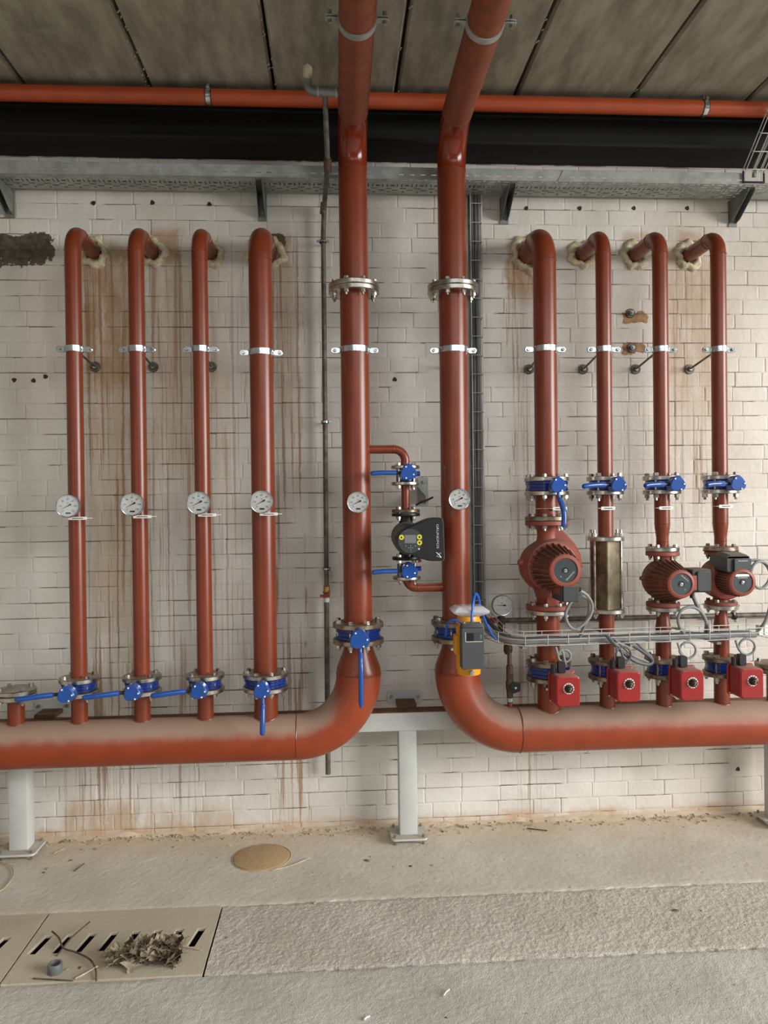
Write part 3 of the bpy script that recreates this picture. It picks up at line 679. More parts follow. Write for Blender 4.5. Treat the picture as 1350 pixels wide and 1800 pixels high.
butterfly(XP[3], *VZ, .098, 8, F100, FT, 'down', .20, 'blue valve below the thick left riser, its lever hanging down', 'blue lever valves on the left header', .185)
# left header
XML, XMR = .104, .590
t = thing('header_pipe', 'large horizontal red header pipe on the left, bending up into the left main pipe', 'pipe', (-1, PY, HZ-R200))
VM = (1.066, 1.121)
path = fillet([(-2.6, PY, HZ), (XML, PY, HZ), (XML, PY, .90)], .305, 20)
part(t, 'header_body', MB().tube(path, R200, 48), REDH)
seam(t, (XML-.305, PY, HZ), (1, 0, 0), R200, RED); seam(t, (XML, PY, .895), (0, 0, 1), R200, RED)
part(t, 'reducer', MB().lathe([(R200, .885), (R200, .9), (R200*.97, .925), (R125*1.06, 1.01), (R125, 1.03), (R125, 1.045)], (XML, PY, 0), seg=48), RED)
flange(t, XML, PY, VM[0]-.024, VM[0], F125, R125, RUSTY)
XB = -1.533
for i, X in enumerate(XP+[XB]):
    r = RP[i] if i < 4 else R65; z1 = VZ[0]-.01 if i < 4 else .83
    part(t, 'branch_stub', MB().cyl((X, PY, HZ+.09), (X, PY, z1), r, seg=32), RED)
    zb = HZ+math.sqrt(R200**2-0)
    pts = [V(X+(r+.002)*math.cos(a), PY+(r+.002)*math.sin(a), HZ+math.sqrt(max(R200**2-((r+.002)*math.sin(a))**2, 0))) for a in [2*PI*k/32 for k in range(32)]]
    part(t, 'weld_seam', MB().tube(pts, .003, 6, closed=True), RED)
    if i < 4: flange(t, X, PY, VZ[0]-FT, VZ[0], F100 if i == 3 else F65, r)
flange(t, XB, PY, .816, .838, F65, R65)
bl = part(t, 'blind_flange', MB().lathe([(0, .862), (F65-.003, .862), (F65, .859), (F65, .844), (F65-.003, .841), (0, .841)], (XB, PY, 0), seg=48), STEEL)
bolts(t, XB, PY, .862, .816, .0725, 4)
Xd = -1.66; part(t, 'drain_stub', MB().cyl((Xd, PY-.05, HZ-.09), (Xd, PY-.05, .405), .021, seg=20), RED); part(t, 'drain_cap', MB().cyl((Xd, PY-.05, .405), (Xd, PY-.05, .345), .024, seg=20), CHROME)
butterfly(XML, *VM, .108, 8, F125, .024, 'down', .31, 'large blue valve under the left main pipe, its long lever hanging down', 'blue valves under the main pipes', .19, .045, bk=.0135)

# ------------------------------------------------------------------ main pipes
MZ, ER = 3.545, .19; FZ = 2.772
def main_pipe(X, label, side):
    t = thing('main_pipe', label, 'pipe', (X, PY, VM[1]), 'thick main pipes')
    part(t, 'lower_pipe', MB().cyl((X, PY, VM[1]+.01), (X, PY, FZ-.01), R125, seg=48), RED); part(t, 'upper_pipe', MB().cyl((X, PY, FZ+.01), (X, PY, MZ-ER), R125, seg=48), RED)
    e = fillet([(X, PY, MZ-ER-.001), (X, PY, MZ), (X, PY-ER-.001, MZ)], ER, 18)[1:-1]
    part(t, 'elbow', MB().tube(e, R125+.0005, 48), REDG, 'glossy red elbow'); part(t, 'overhead_run', MB().cyl((X, PY-ER-.06, MZ), (X, -6.0, MZ), R125, seg=48), REDM)
    part(t, 'elbow_end', MB().cyl((X, PY-ER, MZ), (X, PY-ER-.06, MZ), R125, seg=48), REDM)
    seam(t, (X, PY, MZ-ER), (0, 0, 1), R125, REDG)
    flange(t, X, PY, FZ-.0235, FZ-.001, F125, R125, STEEL, 0); flange(t, X, PY, FZ+.001, FZ+.0235, F125, R125, STEEL, 0)
    flange(t, X, PY, VM[1], VM[1]+.024, F125, R125, RUSTY)
    bolts(t, X, PY, FZ+.0235, FZ-.0235, .104, 8, k=.012)
    return t
main_pipe(XML, 'left one of the two thick main pipes rising to the ceiling', -1)
main_pipe(XMR, 'right one of the two thick main pipes rising to the ceiling', 1)
pipe_clamp(XML, 2.474, R125, 'bright zinc clamp on the left main pipe', False); pipe_clamp(XMR, 2.474, R125, 'bright zinc clamp on the right main pipe', False)
for X, lab in ((XML, 'ceiling clamp around the overhead run of the left main pipe'), (XMR, 'ceiling clamp around the overhead run of the right main pipe')):
    yy = atz(625, 66, MZ-R125).y; t = thing('overhead_clamp', lab, 'pipe clamp', (X, yy, CZ), 'ceiling clamps of the main pipes'); r = R125
    part(t, 'band', MB().lathe([(r, -.015), (r+.005, -.015), (r+.005, .015), (r, .015)], (X, yy, MZ), (0, 1, 0), seg=24), GALV)
    for s in (-1, 1):
        part(t, 'ear', MB().rbox((X+s*(r+.026), yy, MZ-.004), (.05, .03, .005), .01, 3, 'Z'), GALV); part(t, 'ear', MB().rbox((X+s*(r+.026), yy, MZ+.006), (.05, .03, .005), .01, 3, 'Z'), GALV)
        part(t, 'clamp_bolt', MB().cyl((X+s*(r+.034), yy, MZ-.018), (X+s*(r+.034), yy, MZ+.03), .009, seg=6), BOLT)
    part(t, 'hanger_rod', MB().cyl((X, yy, MZ+r), (X, yy, CZ+.001), .007, seg=10), BOLT)
gauge('thermometer', .1055, 1.731, -.46, .050, 'round dial thermometer on the left main pipe, catching a white reflection', (.1055, PY-R125+.004, 1.731), 'dial thermometers on the pipes', 207)
gauge('thermometer', XMR-.001, 1.739, -.46, .050, 'round dial thermometer on the right main pipe', (XMR, PY-R125+.004, 1.739), 'dial thermometers on the pipes', 207)

# ------------------------------------------------------------------ right header
XR = [1.051, 1.349, 1.640, 1.942]; RR = [R100, R65, R65, R65]
VL = (.857, .912); VU = (1.776, 1.824)
t = thing('header_pipe', 'large horizontal red header pipe on the right, bending up into the right main pipe', 'pipe', (1.6, PY, HZ-R200))
path = fillet([(3.2, PY, HZ), (XMR, PY, HZ), (XMR, PY, .90)], .305, 20)
part(t, 'header_body', MB().tube(path, R200, 48), REDH)
seam(t, (XMR+.305, PY, HZ), (1, 0, 0), R200, RED, .003); seam(t, (XMR, PY, .895), (0, 0, 1), R200, RED)
part(t, 'reducer', MB().lathe([(R200, .885), (R200, .9), (R200*.97, .925), (R125*1.06, 1.01), (R125, 1.03), (R125, 1.045)], (XMR, PY, 0), seg=48), RED)
flange(t, XMR, PY, VM[0]-.024, VM[0], F125, R125, RUSTY)
for X, r in zip(XR, RR):
    part(t, 'branch_stub', MB().cyl((X, PY, HZ+.09), (X, PY, VL[0]-.01), r, seg=32), RED)
    pts = [V(X+(r+.002)*math.cos(a), PY+(r+.002)*math.sin(a), HZ+math.sqrt(max(R200**2-((r+.002)*math.sin(a))**2, 0))) for a in [2*PI*k/32 for k in range(32)]]
    part(t, 'weld_seam', MB().tube(pts, .003, 6, closed=True), RED)
    flange(t, X, PY, VL[0]-FT, VL[0], F100 if r > .05 else F65, r, RUSTY)
X5b = at(1338, 1178, -.36).x+F65
part(t, 'branch_stub', MB().cyl((X5b, PY, HZ+.09), (X5b, PY, .86), R65, seg=32), RED); flange(t, X5b, PY, .845, .867, F65, R65, RUSTY)
part(t, 'blind_flange', MB().lathe([(0, .892), (F65-.003, .892), (F65, .889), (F65, .872), (F65-.003, .869), (0, .869)], (X5b, PY, 0), seg=48), RUSTY); bolts(t, X5b, PY, .892, .845, .0725, 4)
v = butterfly(XMR, *VM, .108, 8, F125, .024, 'down', .2, 'large blue valve body under the right main pipe, behind the yellow actuator', 'blue valves under the main pipes', cap=False, bk=.0135)

# risers on the right
RL = ['thick red riser just right of the vertical cables, bending into the wall', 'thin red riser above the square steel spool, bending into the wall', 'thin red riser between the square spool and the rightmost riser', 'rightmost thin red riser bending into the wall']
RO = ['thick right', 'second right-hand', 'third right-hand', 'rightmost']
for i, (X, r) in enumerate(zip(XR, RR)):
    big = i == 0; F = F100 if big else F65
    t = thing('riser_pipe', RL[i], 'pipe', (X, PY, VU[1]), 'red risers on the right')
    riser_top(t, X, 3.06, r, VU[1]+.01, .14 if big else .10); flange(t, X, PY, VU[1], VU[1]+FT, F, r)
    foam(X, 3.06, r, 'foam collar around the wall hole of the %s riser' % RO[i], 20+i)
    pipe_clamp(X, 2.480, r, 'bright zinc clamp on the %s riser' % RO[i], True, dz=-.04)
    # pipe piece between the upper valve and what hangs below it
    if i == 0: t2n, zlow = 'red pipe piece between the upper valve and the big pump', 1.640
    else: t2n, zlow = ['', 'red pipe piece between the upper valve and the square spool', 'red reducing pipe piece above the middle pump', 'red reducing pipe piece above the rightmost pump'][i], [0, 1.536, 1.479, 1.477][i]
    t = thing('pipe_spool', t2n, 'pipe', (X, PY, zlow), 'red pipe pieces above the pumps')
    flange(t, X, PY, VU[0]-FT, VU[0], F, r)
    if i < 2: part(t, 'pipe', MB().cyl((X, PY, zlow), (X, PY, VU[0]-.01), r, seg=32), RED)
    else:
        part(t, 'pipe', MB().lathe([(.0302, zlow), (.0302, 1.535), (.032, 1.55), (.0365, 1.585), (R65, 1.605), (R65, VU[0]-.01)], (X, PY, 0), seg=32), RED); seam(t, (X, PY, 1.605), (0, 0, 1), R65, RED, .0015); seam(t, (X, PY, 1.515), (0, 0, 1), .0302, RED, .0015)
    fr = [F100, F65, .0825, .0825][i]; flange(t, X, PY, zlow-.011, zlow+.011, fr, r if i < 2 else .0302, RUSTY if i in (0, 3) else STEEL)
    zt = [1.178, 1.177, 1.181, 1.183][i]
    t = thing('pipe_spool', ['red pipe piece between the big pump and the lower valve', 'red pipe piece between the square spool and the lower valve', 'red widening pipe piece below the middle pump', 'red widening pipe piece below the rightmost pump'][i], 'pipe', (X, PY, VL[1]), 'red pipe pieces below the pumps')
    flange(t, X, PY, zt-.011, zt+.011, fr, r if i < 2 else .0302, STEEL); flange(t, X, PY, VL[1], VL[1]+FT, F, r, RUSTY)
    if i < 2: part(t, 'pipe', MB().cyl((X, PY, VL[1]+.01), (X, PY, zt), r, seg=32), RED)
    else: part(t, 'pipe', MB().lathe([(R65, VL[1]+.01), (R65, 1.08), (.0365, 1.095), (.031, 1.13), (.0302, 1.15), (.0302, zt)], (X, PY, 0), seg=32), RED)
    q = at([984, 1069, 1171, 1276][i], [894, 893.5, 893, 890][i], PY-r-.012)
    tg = name_tag(q.x, q.y, q.z, 'white tag on the %s riser below its lever valve' % RO[i], .072, .017)
    part(tg, 'tie', MB().tube(spline([q+V(-.035, 0, 0), q+V(-.05, .004, .001), (X-r-.003, PY-.02, q.z+.001), (X-r-.001, PY+.01, q.z)], 5), .0015, 6), WHITE)
g = 'blue lever valves on the right risers'
butterfly(XR[0], *VU, .098, 8, F100, FT, 'right_down', .20, 'blue valve on the thick right riser, its lever hanging down', g, .185)
butterfly(XR[1], *VU, .076, 4, F65, FT, 'left', .185, 'blue lever valve above the square steel spool', g, .165, bk=.0135)
butterfly(XR[2], *VU, .076, 4, F65, FT, 'left', .175, 'blue lever valve on the riser of the middle pump', g, .16, bk=.0135)
butterfly(XR[3], *VU, .076, 4, F65, FT, 'left', .172, 'blue lever valve on the rightmost riser', g, .155, bk=.0135)

# ------------------------------------------------------------------ pumps
def fins(t, X, Z, ya, yb, ra, rb, n, h, skip=None, w=.003):
    b = MB(); hw = w/2      # one fin on the local +Z side, rotated round the local Y axis
    b.add([V(sx*hw, y-ya, rr) for sx in (-1, 1) for y, rr in ((ya, ra-.004), (ya, ra+h), (yb, rb+h*.5), (yb, rb-.004))], [(0, 1, 2, 3), (7, 6, 5, 4), (0, 4, 5, 1), (1, 5, 6, 2), (2, 6, 7, 3), (3, 7, 4, 0)])
    me = b.mesh('cooling_fin', smooth=0); me.materials.append(REDPK)
    for i in range(n):
        a = 2*PI*i/n
        if skip and skip(a): continue
        inst(t, 'cooling_fin', me, (X, ya, Z), (0, a, 0))
def motor_face(t, X, Z, Y, r, rd, m=REDP):
    part(t, 'end_ring', MB().lathe([(rd*.98, -.003), (rd+.002, -.006), (r-.004, -.004), (r, .0), (r, .018), (r*.9, .02)], (X, Y, Z), (0, 1, 0), seg=48), m)
    d = part(t, 'name_plate', MB().lathe([(0, -.001), (rd, -.001), (rd, .004)], (X, Y, Z), (0, 1, 0), seg=40), DISC)
    part(d, 'plug_ring', MB().lathe([(.010, -.001), (.015, -.002), (.0155, .002)], (X, Y-.001, Z), (0, 1, 0), seg=24), INK)
    part(d, 'vent_screw', MB().lathe([(0, -.006), (.009, -.005), (.010, .002)], (X, Y-.001, Z), (0, 1, 0), seg=20), CHROME)
    return d
def sub_text(parent, body, size, c, ang, m=SILV, st=1.0):
    ca, sa = math.cos(ang), math.sin(ang); part(parent, 'lettering', text_mb(body, size, c, (ca*st, 0, sa*st), (-sa, 0, ca)), m, smooth=0)
# big pump
X, Z = XR[0], 1.405
t = thing('circulation_pump', 'big red circulation pump with ribbed motor on the thick right riser', 'pump', (X, PY, 1.19), 'ribbed red circulation pumps')
for z0 in (1.606, 1.190): flange(t, X, PY, z0, z0+.022, .108, .045, REDP)
gm = BLACK
part(t, 'gasket', MB().cyl((X, PY, 1.6275), (X, PY, 1.6295), .100, seg=40), gm); part(t, 'gasket', MB().cyl((X, PY, 1.1885), (X, PY, 1.1905), .100, seg=40), gm)
vol = MB()
def spiral(a, h): return 1+.16*max(0, math.cos(a-2.6))+.04*math.cos(2*a)
prof = [(.02, .085), (.075, .083), (.115, .066), (.132, .035), (.137, 0), (.134, -.035), (.126, -.062), (.118, -.08), (.06, -.085)]
vol.lathe(prof, (X, PY, Z), (0, 1, 0), seg=64, fn=spiral)
part(t, 'volute', vol, REDP)
part(t, 'inlet_neck', MB().lathe([(.052, 1.21), (.056, 1.24), (.075, 1.30), (.08, 1.36)], (X, PY, 0), seg=36), REDP)
part(t, 'outlet_neck', MB().lathe([(.068, 1.46), (.05, 1.55), (.052, 1.59), (.062, 1.607)], (X, PY, 0), seg=36), REDP)
scroll = [(X+.005, 1.60), (X+.045, 1.60), (X+.085, 1.565), (X+.13, 1.515), (X+.158, 1.46), (X+.168, 1.40), (X+.10, 1.36), (X+.005, 1.40)]
part(t, 'scroll_web', MB().prism(scroll, PY-.042, PY+.05, .010), REDP)
part(t, 'lug', MB().lathe([(.017, 0), (.017, -.03), (.013, -.038), (0, -.042)], (X-.118, PY-.03, 1.425), (1, 0, 0), seg=16), REDP)
part(t, 'motor_flange', MB().lathe([(.05, .0), (.118, 0), (.124, -.004), (.124, -.016), (.118, -.02), (.09, -.022)], (X, PY-.078, Z), (0, 1, 0), seg=48), REDP)
part(t, 'motor_body', MB().lathe([(.100, -.40), (.100, -.42), (.088, -.50), (.075, -.602)], (X, 0, Z), (0, 1, 0), seg=40), REDPK)
fins(t, X, Z, -.402, -.603, .098, .068, 24, .024, w=.0045)
d = motor_face(t, X, Z, -.612, .0755, .0565)
for dx, s in ((.024, 1),): sub_text(d, 'GRUNDFOS', .010, (X+.022, -.6145, Z-.026), math.radians(45), SILV, 1.05)
sub_text(d, 'UPS', .006, (X-.022, -.6145, Z-.028), math.radians(-45), SILV)
part(t, 'box_neck', MB().box((X+.012, -.545, Z-.088), (.075, .10, .05)), REDP)
bx = part(t, 'terminal_box', MB().rbox((X+.022, -.535, 1.298), (.085, .15, .078), .006, 2, 'Y'), TERM); part(bx, 'box_lid', MB().rbox((X+.022, -.616, 1.298), (.07, .016, .070), .005, 2, 'Y'), TERM)
part(bx, 'cable_gland', MB().cyl((X+.062, -.57, 1.31), (X+.085, -.57, 1.312), .010, seg=12), BLACK)
part(t, 'foot_bracket', MB().rbox((X-.005, PY-.085, 1.235), (.05, .006, .045), .006, 2, 'Y'), REDP)
bolts(t, X, PY, 1.651, 1.606, .090, 8, k=.011); bolts(t, X, PY, 1.212, 1.167, .090, 8, k=.011)
# middle pump
X, Z = XR[2], 1.322
t = thing('circulation_pump', 'small ribbed red circulation pump with terminal box at its right side', 'pump', (X, PY, 1.19), 'ribbed red circulation pumps')
for z0 in (1.446, 1.192): flange(t, X, PY, z0, z0+.021, .082, .03, REDP)
part(t, 'gasket', MB().cyl((X, PY, 1.4665), (X, PY, 1.4685), .078, seg=40), gm); part(t, 'gasket', MB().cyl((X, PY, 1.1905), (X, PY, 1.1925), .078, seg=40), gm)
part(t, 'volute', MB().lathe([(.02, .07), (.07, .065), (.098, .04), (.105, 0), (.105, -.03), (.1, -.055), (.05, -.058)], (X, PY, Z), (0, 1, 0), seg=56, fn=lambda a, h: 1+.05*math.cos(a-2.6)), REDPK)
part(t, 'outlet_neck', MB().lathe([(.05, 1.38), (.042, 1.42), (.046, 1.447)], (X, PY, 0), seg=32), REDPK); part(t, 'inlet_neck', MB().lathe([(.046, 1.213), (.042, 1.23), (.055, 1.27)], (X, PY, 0), seg=32), REDPK)
part(t, 'lug', MB().lathe([(.011, 0), (.011, -.02), (.008, -.026), (0, -.028)], (X-.100, PY-.02, 1.335), (1, 0, 0), seg=14), REDPK)
part(t, 'motor_body', MB().lathe([(.094, -.36), (.092, -.38), (.08, -.44), (.066, -.512)], (X, 0, Z), (0, 1, 0), seg=40), REDPK)
fins(t, X, Z, -.352, -.514, .092, .060, 26, .020, w=.004)
d = motor_face(t, X, Z, -.522, .068, .052)
sub_text(d, 'GRUNDFOS', .0085, (X+.018, -.5245, Z+.028), math.radians(-40), SILV, 1.05); sub_text(d, 'UPS', .006, (X+.018, -.5245, Z-.026), math.radians(35), SILV)
part(t, 'box_neck', MB().box((X+.066, -.45, Z+.002), (.05, .09, .07)), REDP)
bx = part(t, 'terminal_box', MB().rbox((X+.120, -.425, Z+.01), (.095, .12, .112), .010, 3, 'Y'), TERM); part(bx, 'box_lid', MB().rbox((X+.128, -.490, Z+.008), (.070, .014, .098), .010, 3, 'Y'), TERM)
part(bx, 'cable_gland', MB().cyl((X+.083, -.46, Z-.045), (X+.083, -.46, Z-.075), .0105, seg=12), BLACK)
bolts(t, X, PY, 1.490, 1.446, .0635, 4, k=.011); bolts(t, X, PY, 1.213, 1.170, .0635, 4, k=.011)
# rightmost pump
X, Z = XR[3], 1.325
t = thing('circulation_pump', 'rightmost red circulation pump with charcoal box on top of its motor', 'pump', (X, PY, 1.19), 'ribbed red circulation pumps')
for z0 in (1.446, 1.192): flange(t, X, PY, z0, z0+.018, .078, .03, REDP)
part(t, 'gasket', MB().cyl((X, PY, 1.4635), (X, PY, 1.4665), .084, seg=40), gm); part(t, 'gasket', MB().cyl((X, PY, 1.1895), (X, PY, 1.1925), .088, seg=40), STEEL)
part(t, 'volute', MB().lathe([(.02, .07), (.07, .065), (.098, .04), (.103, 0), (.103, -.05), (.098, -.066), (.085, -.074), (.05, -.075)], (X, PY, Z), (0, 1, 0), seg=56), REDA_D if False else REDP)
part(t, 'outlet_neck', MB().lathe([(.05, 1.39), (.038, 1.42), (.042, 1.447)], (X, PY, 0), seg=32), REDP); part(t, 'inlet_neck', MB().lathe([(.042, 1.21), (.038, 1.23), (.055, 1.27)], (X, PY, 0), seg=32), REDP)
part(t, 'motor_body', MB().lathe([(.066, -.39), (.066, -.505)], (X, 0, Z), (0, 1, 0), seg=40), REDPK)
fm = MB(); fm.box((0, 0, .068), (.003, .10, .010)); fme = fm.mesh('cooling_fin', smooth=0); fme.materials.append(REDPK)
for i in range(36):
    a = 2*PI*i/36
    if math.cos(a) > .72: continue
    inst(t, 'cooling_fin', fme, (X, -.448, Z), (0, a, 0))
d = motor_face(t, X, Z, -.522, .066, .050)
part(d, 'white_stripe', MB().box((X, -.5238, Z+.034), (.068, .0008, .011)), WHITE); sub_text(d, 'GRUNDFOS', .009, (X, -.5243, Z+.0225), 0, SILV, 1.05)
bx = part(t, 'terminal_box', MB().rbox((X-.012, -.425, 1.412), (.115, .17, .078), .008, 3, 'Y'), TERM)
part(bx, 'box_lid', MB().rbox((X+.004, -.516, 1.408), (.085, .014, .062), .006, 3, 'Y'), TERM); sub_text(bx, 'GRUNDFOS', .009, (X+.004, -.5243, 1.428), 0, SILV)
lid = MB(); lid.loft([[V(X-.068, y, z), V(X+.044, y, z), V(X+.030, y, z+.016), V(X-.052, y, z+.016)] for y, z in ((-.335, 1.447), (-.43, 1.451), (-.51, 1.440))]); part(bx, 'sloped_cover', lid, TERM)
bolts(t, X, PY, 1.488, 1.446, .063, 4, k=.011); bolts(t, X, PY, 1.210, 1.172, .063, 4, k=.011)
# square spool in place of a pump
X = XR[1]; t = thing('square_spool', 'dirty square steel tube clamped by tie rods in place of a pump', 'pipe spool', (X, PY, 1.188))
rot = Matrix.Rotation(math.radians(30), 3, 'Z')
b = MB(); o4 = rrect(.108, .108, .008, 3); b.loft([[rot @ V(p, q, 0)+V(X, PY, z) for p, q in o4] for z in (1.188, 1.525)]); part(t, 'square_tube', b, SPOOL)
for a in (-22, 22, 158, 202):
    q = math.radians(a); x, y = X+.0725*math.cos(q), PY+.0725*math.sin(q); rd = part(t, 'tie_rod', MB().cyl((x, y, 1.14), (x, y, 1.58), .0055, seg=10), BOLT)
    for z in (1.551, 1.150): part(rd, 'nut', MB().cyl((x, y, z-.004), (x, y, z+.012), .011, seg=6), BOLT)

# ------------------------------------------------------------------ lower valves with red actuators
AL = ['below the big pump', 'below the square steel spool', 'below the middle pump', 'below the rightmost pump']
for i, (X, r) in enumerate(zip(XR, RR)):
    big = i == 0; F = F100 if big else F65
    butterfly(X, *VL, .098 if big else .076, 8 if big else 4, F, FT, None, 0, 'blue valve body %s, behind its red actuator' % AL[i], 'blue actuated valves on the right header', cap=False, bk=.0135)
    px, py = [(999, 1216), (1105.5, 1207.5), (1217, 1205.5), (1322.5, 1202)][i]; q = at(px, py, -.64); ax, az = q.x, q.z
    t = thing('valve_actuator', 'red actuator box with black dome knob %s' % AL[i], 'actuator', (ax, -.57, az-.07), 'red valve actuators')
    part(t, 'mounting_bracket', MB().rbox((X+.004, -.485, az), (.070, .075, .12), .004, 2, 'Y'), GREYBOX)
    part(t, 'base_plate', MB().rbox((ax+.002, -.529, az), (.128, .014, .146), .010, 3, 'Y'), REDA)
    cv = part(t, 'cover', MB().rbox((ax, -.588, az), (.112, .104, .140), .016, 4, 'Y'), REDA)
    part(cv, 'dial_ring', MB().lathe([(.020, -.0005), (.0255, -.0005), (.0255, .002)], (ax+.002, -.6402, az+.014), (0, 1, 0), seg=32), WHITE)
    ds = MB()
    for k in range(12):
        a = 2*PI*k/12; ds.box((ax+.002+.0228*math.cos(a), -.6412, az+.014+.0228*math.sin(a)), (.003, .0008, .005), Matrix.Rotation(a, 3, 'Y'))
    part(cv, 'dial_marks', ds, REDA, smooth=0)
    kn = part(cv, 'dome_knob', MB().lathe([(0, -.024), (.008, -.0225), (.014, -.018), (.018, -.010), (.019, 0), (.019, .003)], (ax+.002, -.641, az+.014), (0, 1, 0), seg=28), BLACK)
    part(kn, 'pointer_mark', MB().prism([(ax-.004, az+.006), (ax+.006, az+.007), (ax+.002, az+.018)], -.666, -.662), BRASS)
    part(t, 'plug', MB().rbox((ax-.004-.006, -.565, az+.098), (.034, .03, .052), .005, 2, 'Y'), BLACK); part(t, 'cable_gland', MB().cyl((ax-.045, -.56, az+.072), (ax-.045, -.56, az+.11), .012, seg=14), BLACK)
    for sx in (-1, 1):
        for sz in (-1, 1): part(t, 'corner_screw', MB().cyl((ax+sx*.054, -.536, az+sz*.064), (ax+sx*.054, -.5385, az+sz*.064), .004, seg=8), BOLT)

# ------------------------------------------------------------------ yellow actuator on the right main valve
c0 = at(819, 1082, -.552); c1 = at(819.5, 1184, -.552); X, Y = .609, -.552; zt, zb = c0.z, c1.z
t = thing('yellow_actuator', 'yellow pneumatic actuator on the valve under the right main pipe', 'actuator', (X, Y, zb))
r = .058
part(t, 'cylinder', MB().lathe([(0, zb), (r*.9, zb), (r*.93, zb+.004), (r*.93, zb+.022), (r, zb+.024), (r, zt-.055), (r*.97, zt-.052), (r*.97, zt-.045), (r, zt-.042), (r, zt-.02), (r*.9, zt-.012), (r*.88, zt), (0, zt)], (X, Y, 0), seg=40), YEL)
part(t, 'side_block', MB().rbox((X-.045, Y-.01, (zt+zb)/2+.005), (.05, .06, .09), .008, 3, 'Y'), YEL)
part(t, 'valve_stem', MB().cyl((X-.01, Y, 1.093), (XMR, PY-.09, 1.093), .022, seg=20), GREYBOX)
for dz in (-.03, .015):
    part(t, 'air_fitting', MB().cyl((X-.062, Y-.02, 1.09+dz), (X-.03, Y-.045, 1.09+dz), .009, seg=10), BRASS); part(t, 'fitting_screw', MB().cyl((X-.03, Y-.035, 1.09+dz), (X-.02, Y-.052, 1.09+dz), .009, seg=6), BOLT)
part(t, 'bottom_plug', MB().lathe([(0, -.02), (.010, -.018), (.012, -.004), (.012, .01)], (X+.002, Y-.062, zb+.018), (0, 1, 0), seg=18), CHROME)
for k in range(5):
    a = -PI/2+(k-2)*.6; part(t, 'cap_screw', MB().cyl((X+r*.93*math.cos(a), Y+r*.93*math.sin(a), zt-.036), (X+r*1.06*math.cos(a), Y+r*1.06*math.sin(a), zt-.036), .005, seg=8), BOLT)
q0 = at(831.5, 1140, -.675)
t = thing('positioner_box', 'dark grey positioner box mounted in front of the yellow actuator', 'control box', (q0.x, -.64, q0.z-.095))
bx = part(t, 'housing', MB().rbox((q0.x, -.645, q0.z), (.101, .062, .188), .006, 3, 'Y'), GREYBOX)
part(bx, 'display_window', MB().box((q0.x-.012, -.6772, q0.z+.052), (.030, .001, .036)), DARK); part(bx, 'display_panel', MB().box((q0.x+.018, -.677, q0.z+.052), (.050, .001, .034)), DISC)
b = MB(); b.box((q0.x-.034, -.6778, q0.z+.052), (.0022, .001, .044)); b.box((q0.x+.004, -.6778, q0.z+.031), (.078, .001, .0022)); part(bx, 'white_line', b, WHITE)
b = MB()
for k in range(6): b.box((q0.x+.036, -.6778, q0.z+.044+k*.0032), (.004, .001, .0016))
part(bx, 'maker_print', b, TEAL)
part(t, 'top_ledge', MB().rbox((q0.x, -.652, q0.z+.103), (.098, .06, .018), .006, 2, 'Z'), GREYBOX); part(t, 'mounting_plate', MB().box((q0.x-.012, -.610, q0.z-.005), (.07, .012, .17)), GREYBOX)
for dx in (-.036, .036): part(t, 'ledge_screw', MB().cyl((q0.x+dx, -.66, q0.z+.11), (q0.x+dx, -.66, q0.z+.117), .005, seg=8), BOLT)
# clear cover on the actuator top
a = at(818, 1066, -.56); b = MB(); zz = zt+.001
rings = []
for z, wx, wy in ((zz, .048, .045), (zz+.018, .082, .075), (zz+.026, .085, .08), (zz+.045, .060, .055)): rings.append([V(X+.004+px_, Y+py_, z) for px_, py_ in rrect(2*wx, 2*wy, .01, 2)])
b.loft(rings); single('plastic_cover', 'clear plastic cover sitting on top of the yellow actuator', 'cover', b, CLEAR)

# ------------------------------------------------------------------ bypass with the black smart pump
XB2 = .345; rb = .0212
t = thing('bypass_pipe', 'thin red bypass pipe leaving the left main pipe above the black pump', 'pipe', (XB2, PY, 1.89), 'thin red bypass pipes')
part(t, 'pipe', MB().tube(fillet([(XML+.05, PY, 1.99), (XB2, PY, 1.99), (XB2, PY, 1.90)], .057, 12), rb, 24), RED); seam(t, (XB2-.057, PY, 1.99), (1, 0, 0), rb, RED, .0014)
flange(t, XB2, PY, 1.893, 1.909, .070, rb)
t = thing('bypass_pipe', 'short red bypass pipe between the upper small valve and the black pump', 'pipe', (XB2, PY, 1.69), 'thin red bypass pipes')
flange(t, XB2, PY, 1.812, 1.829, .070, rb); part(t, 'pipe', MB().cyl((XB2, PY, 1.69), (XB2, PY, 1.82), rb, seg=24), RED); flange(t, XB2, PY, 1.678, 1.695, .070, rb, RUSTY)
t = thing('bypass_pipe', 'thin red bypass pipe entering the right main pipe below the black pump', 'pipe', (XB2, PY, 1.30), 'thin red bypass pipes')
part(t, 'pipe', MB().tube(fillet([(XB2, PY, 1.36), (XB2, PY, 1.307), (XMR-.05, PY, 1.307)], .05, 12), rb, 24), RED); flange(t, XB2, PY, 1.350, 1.366, .070, rb); seam(t, (XB2+.055, PY, 1.307), (1, 0, 0), rb, RED, .0014)
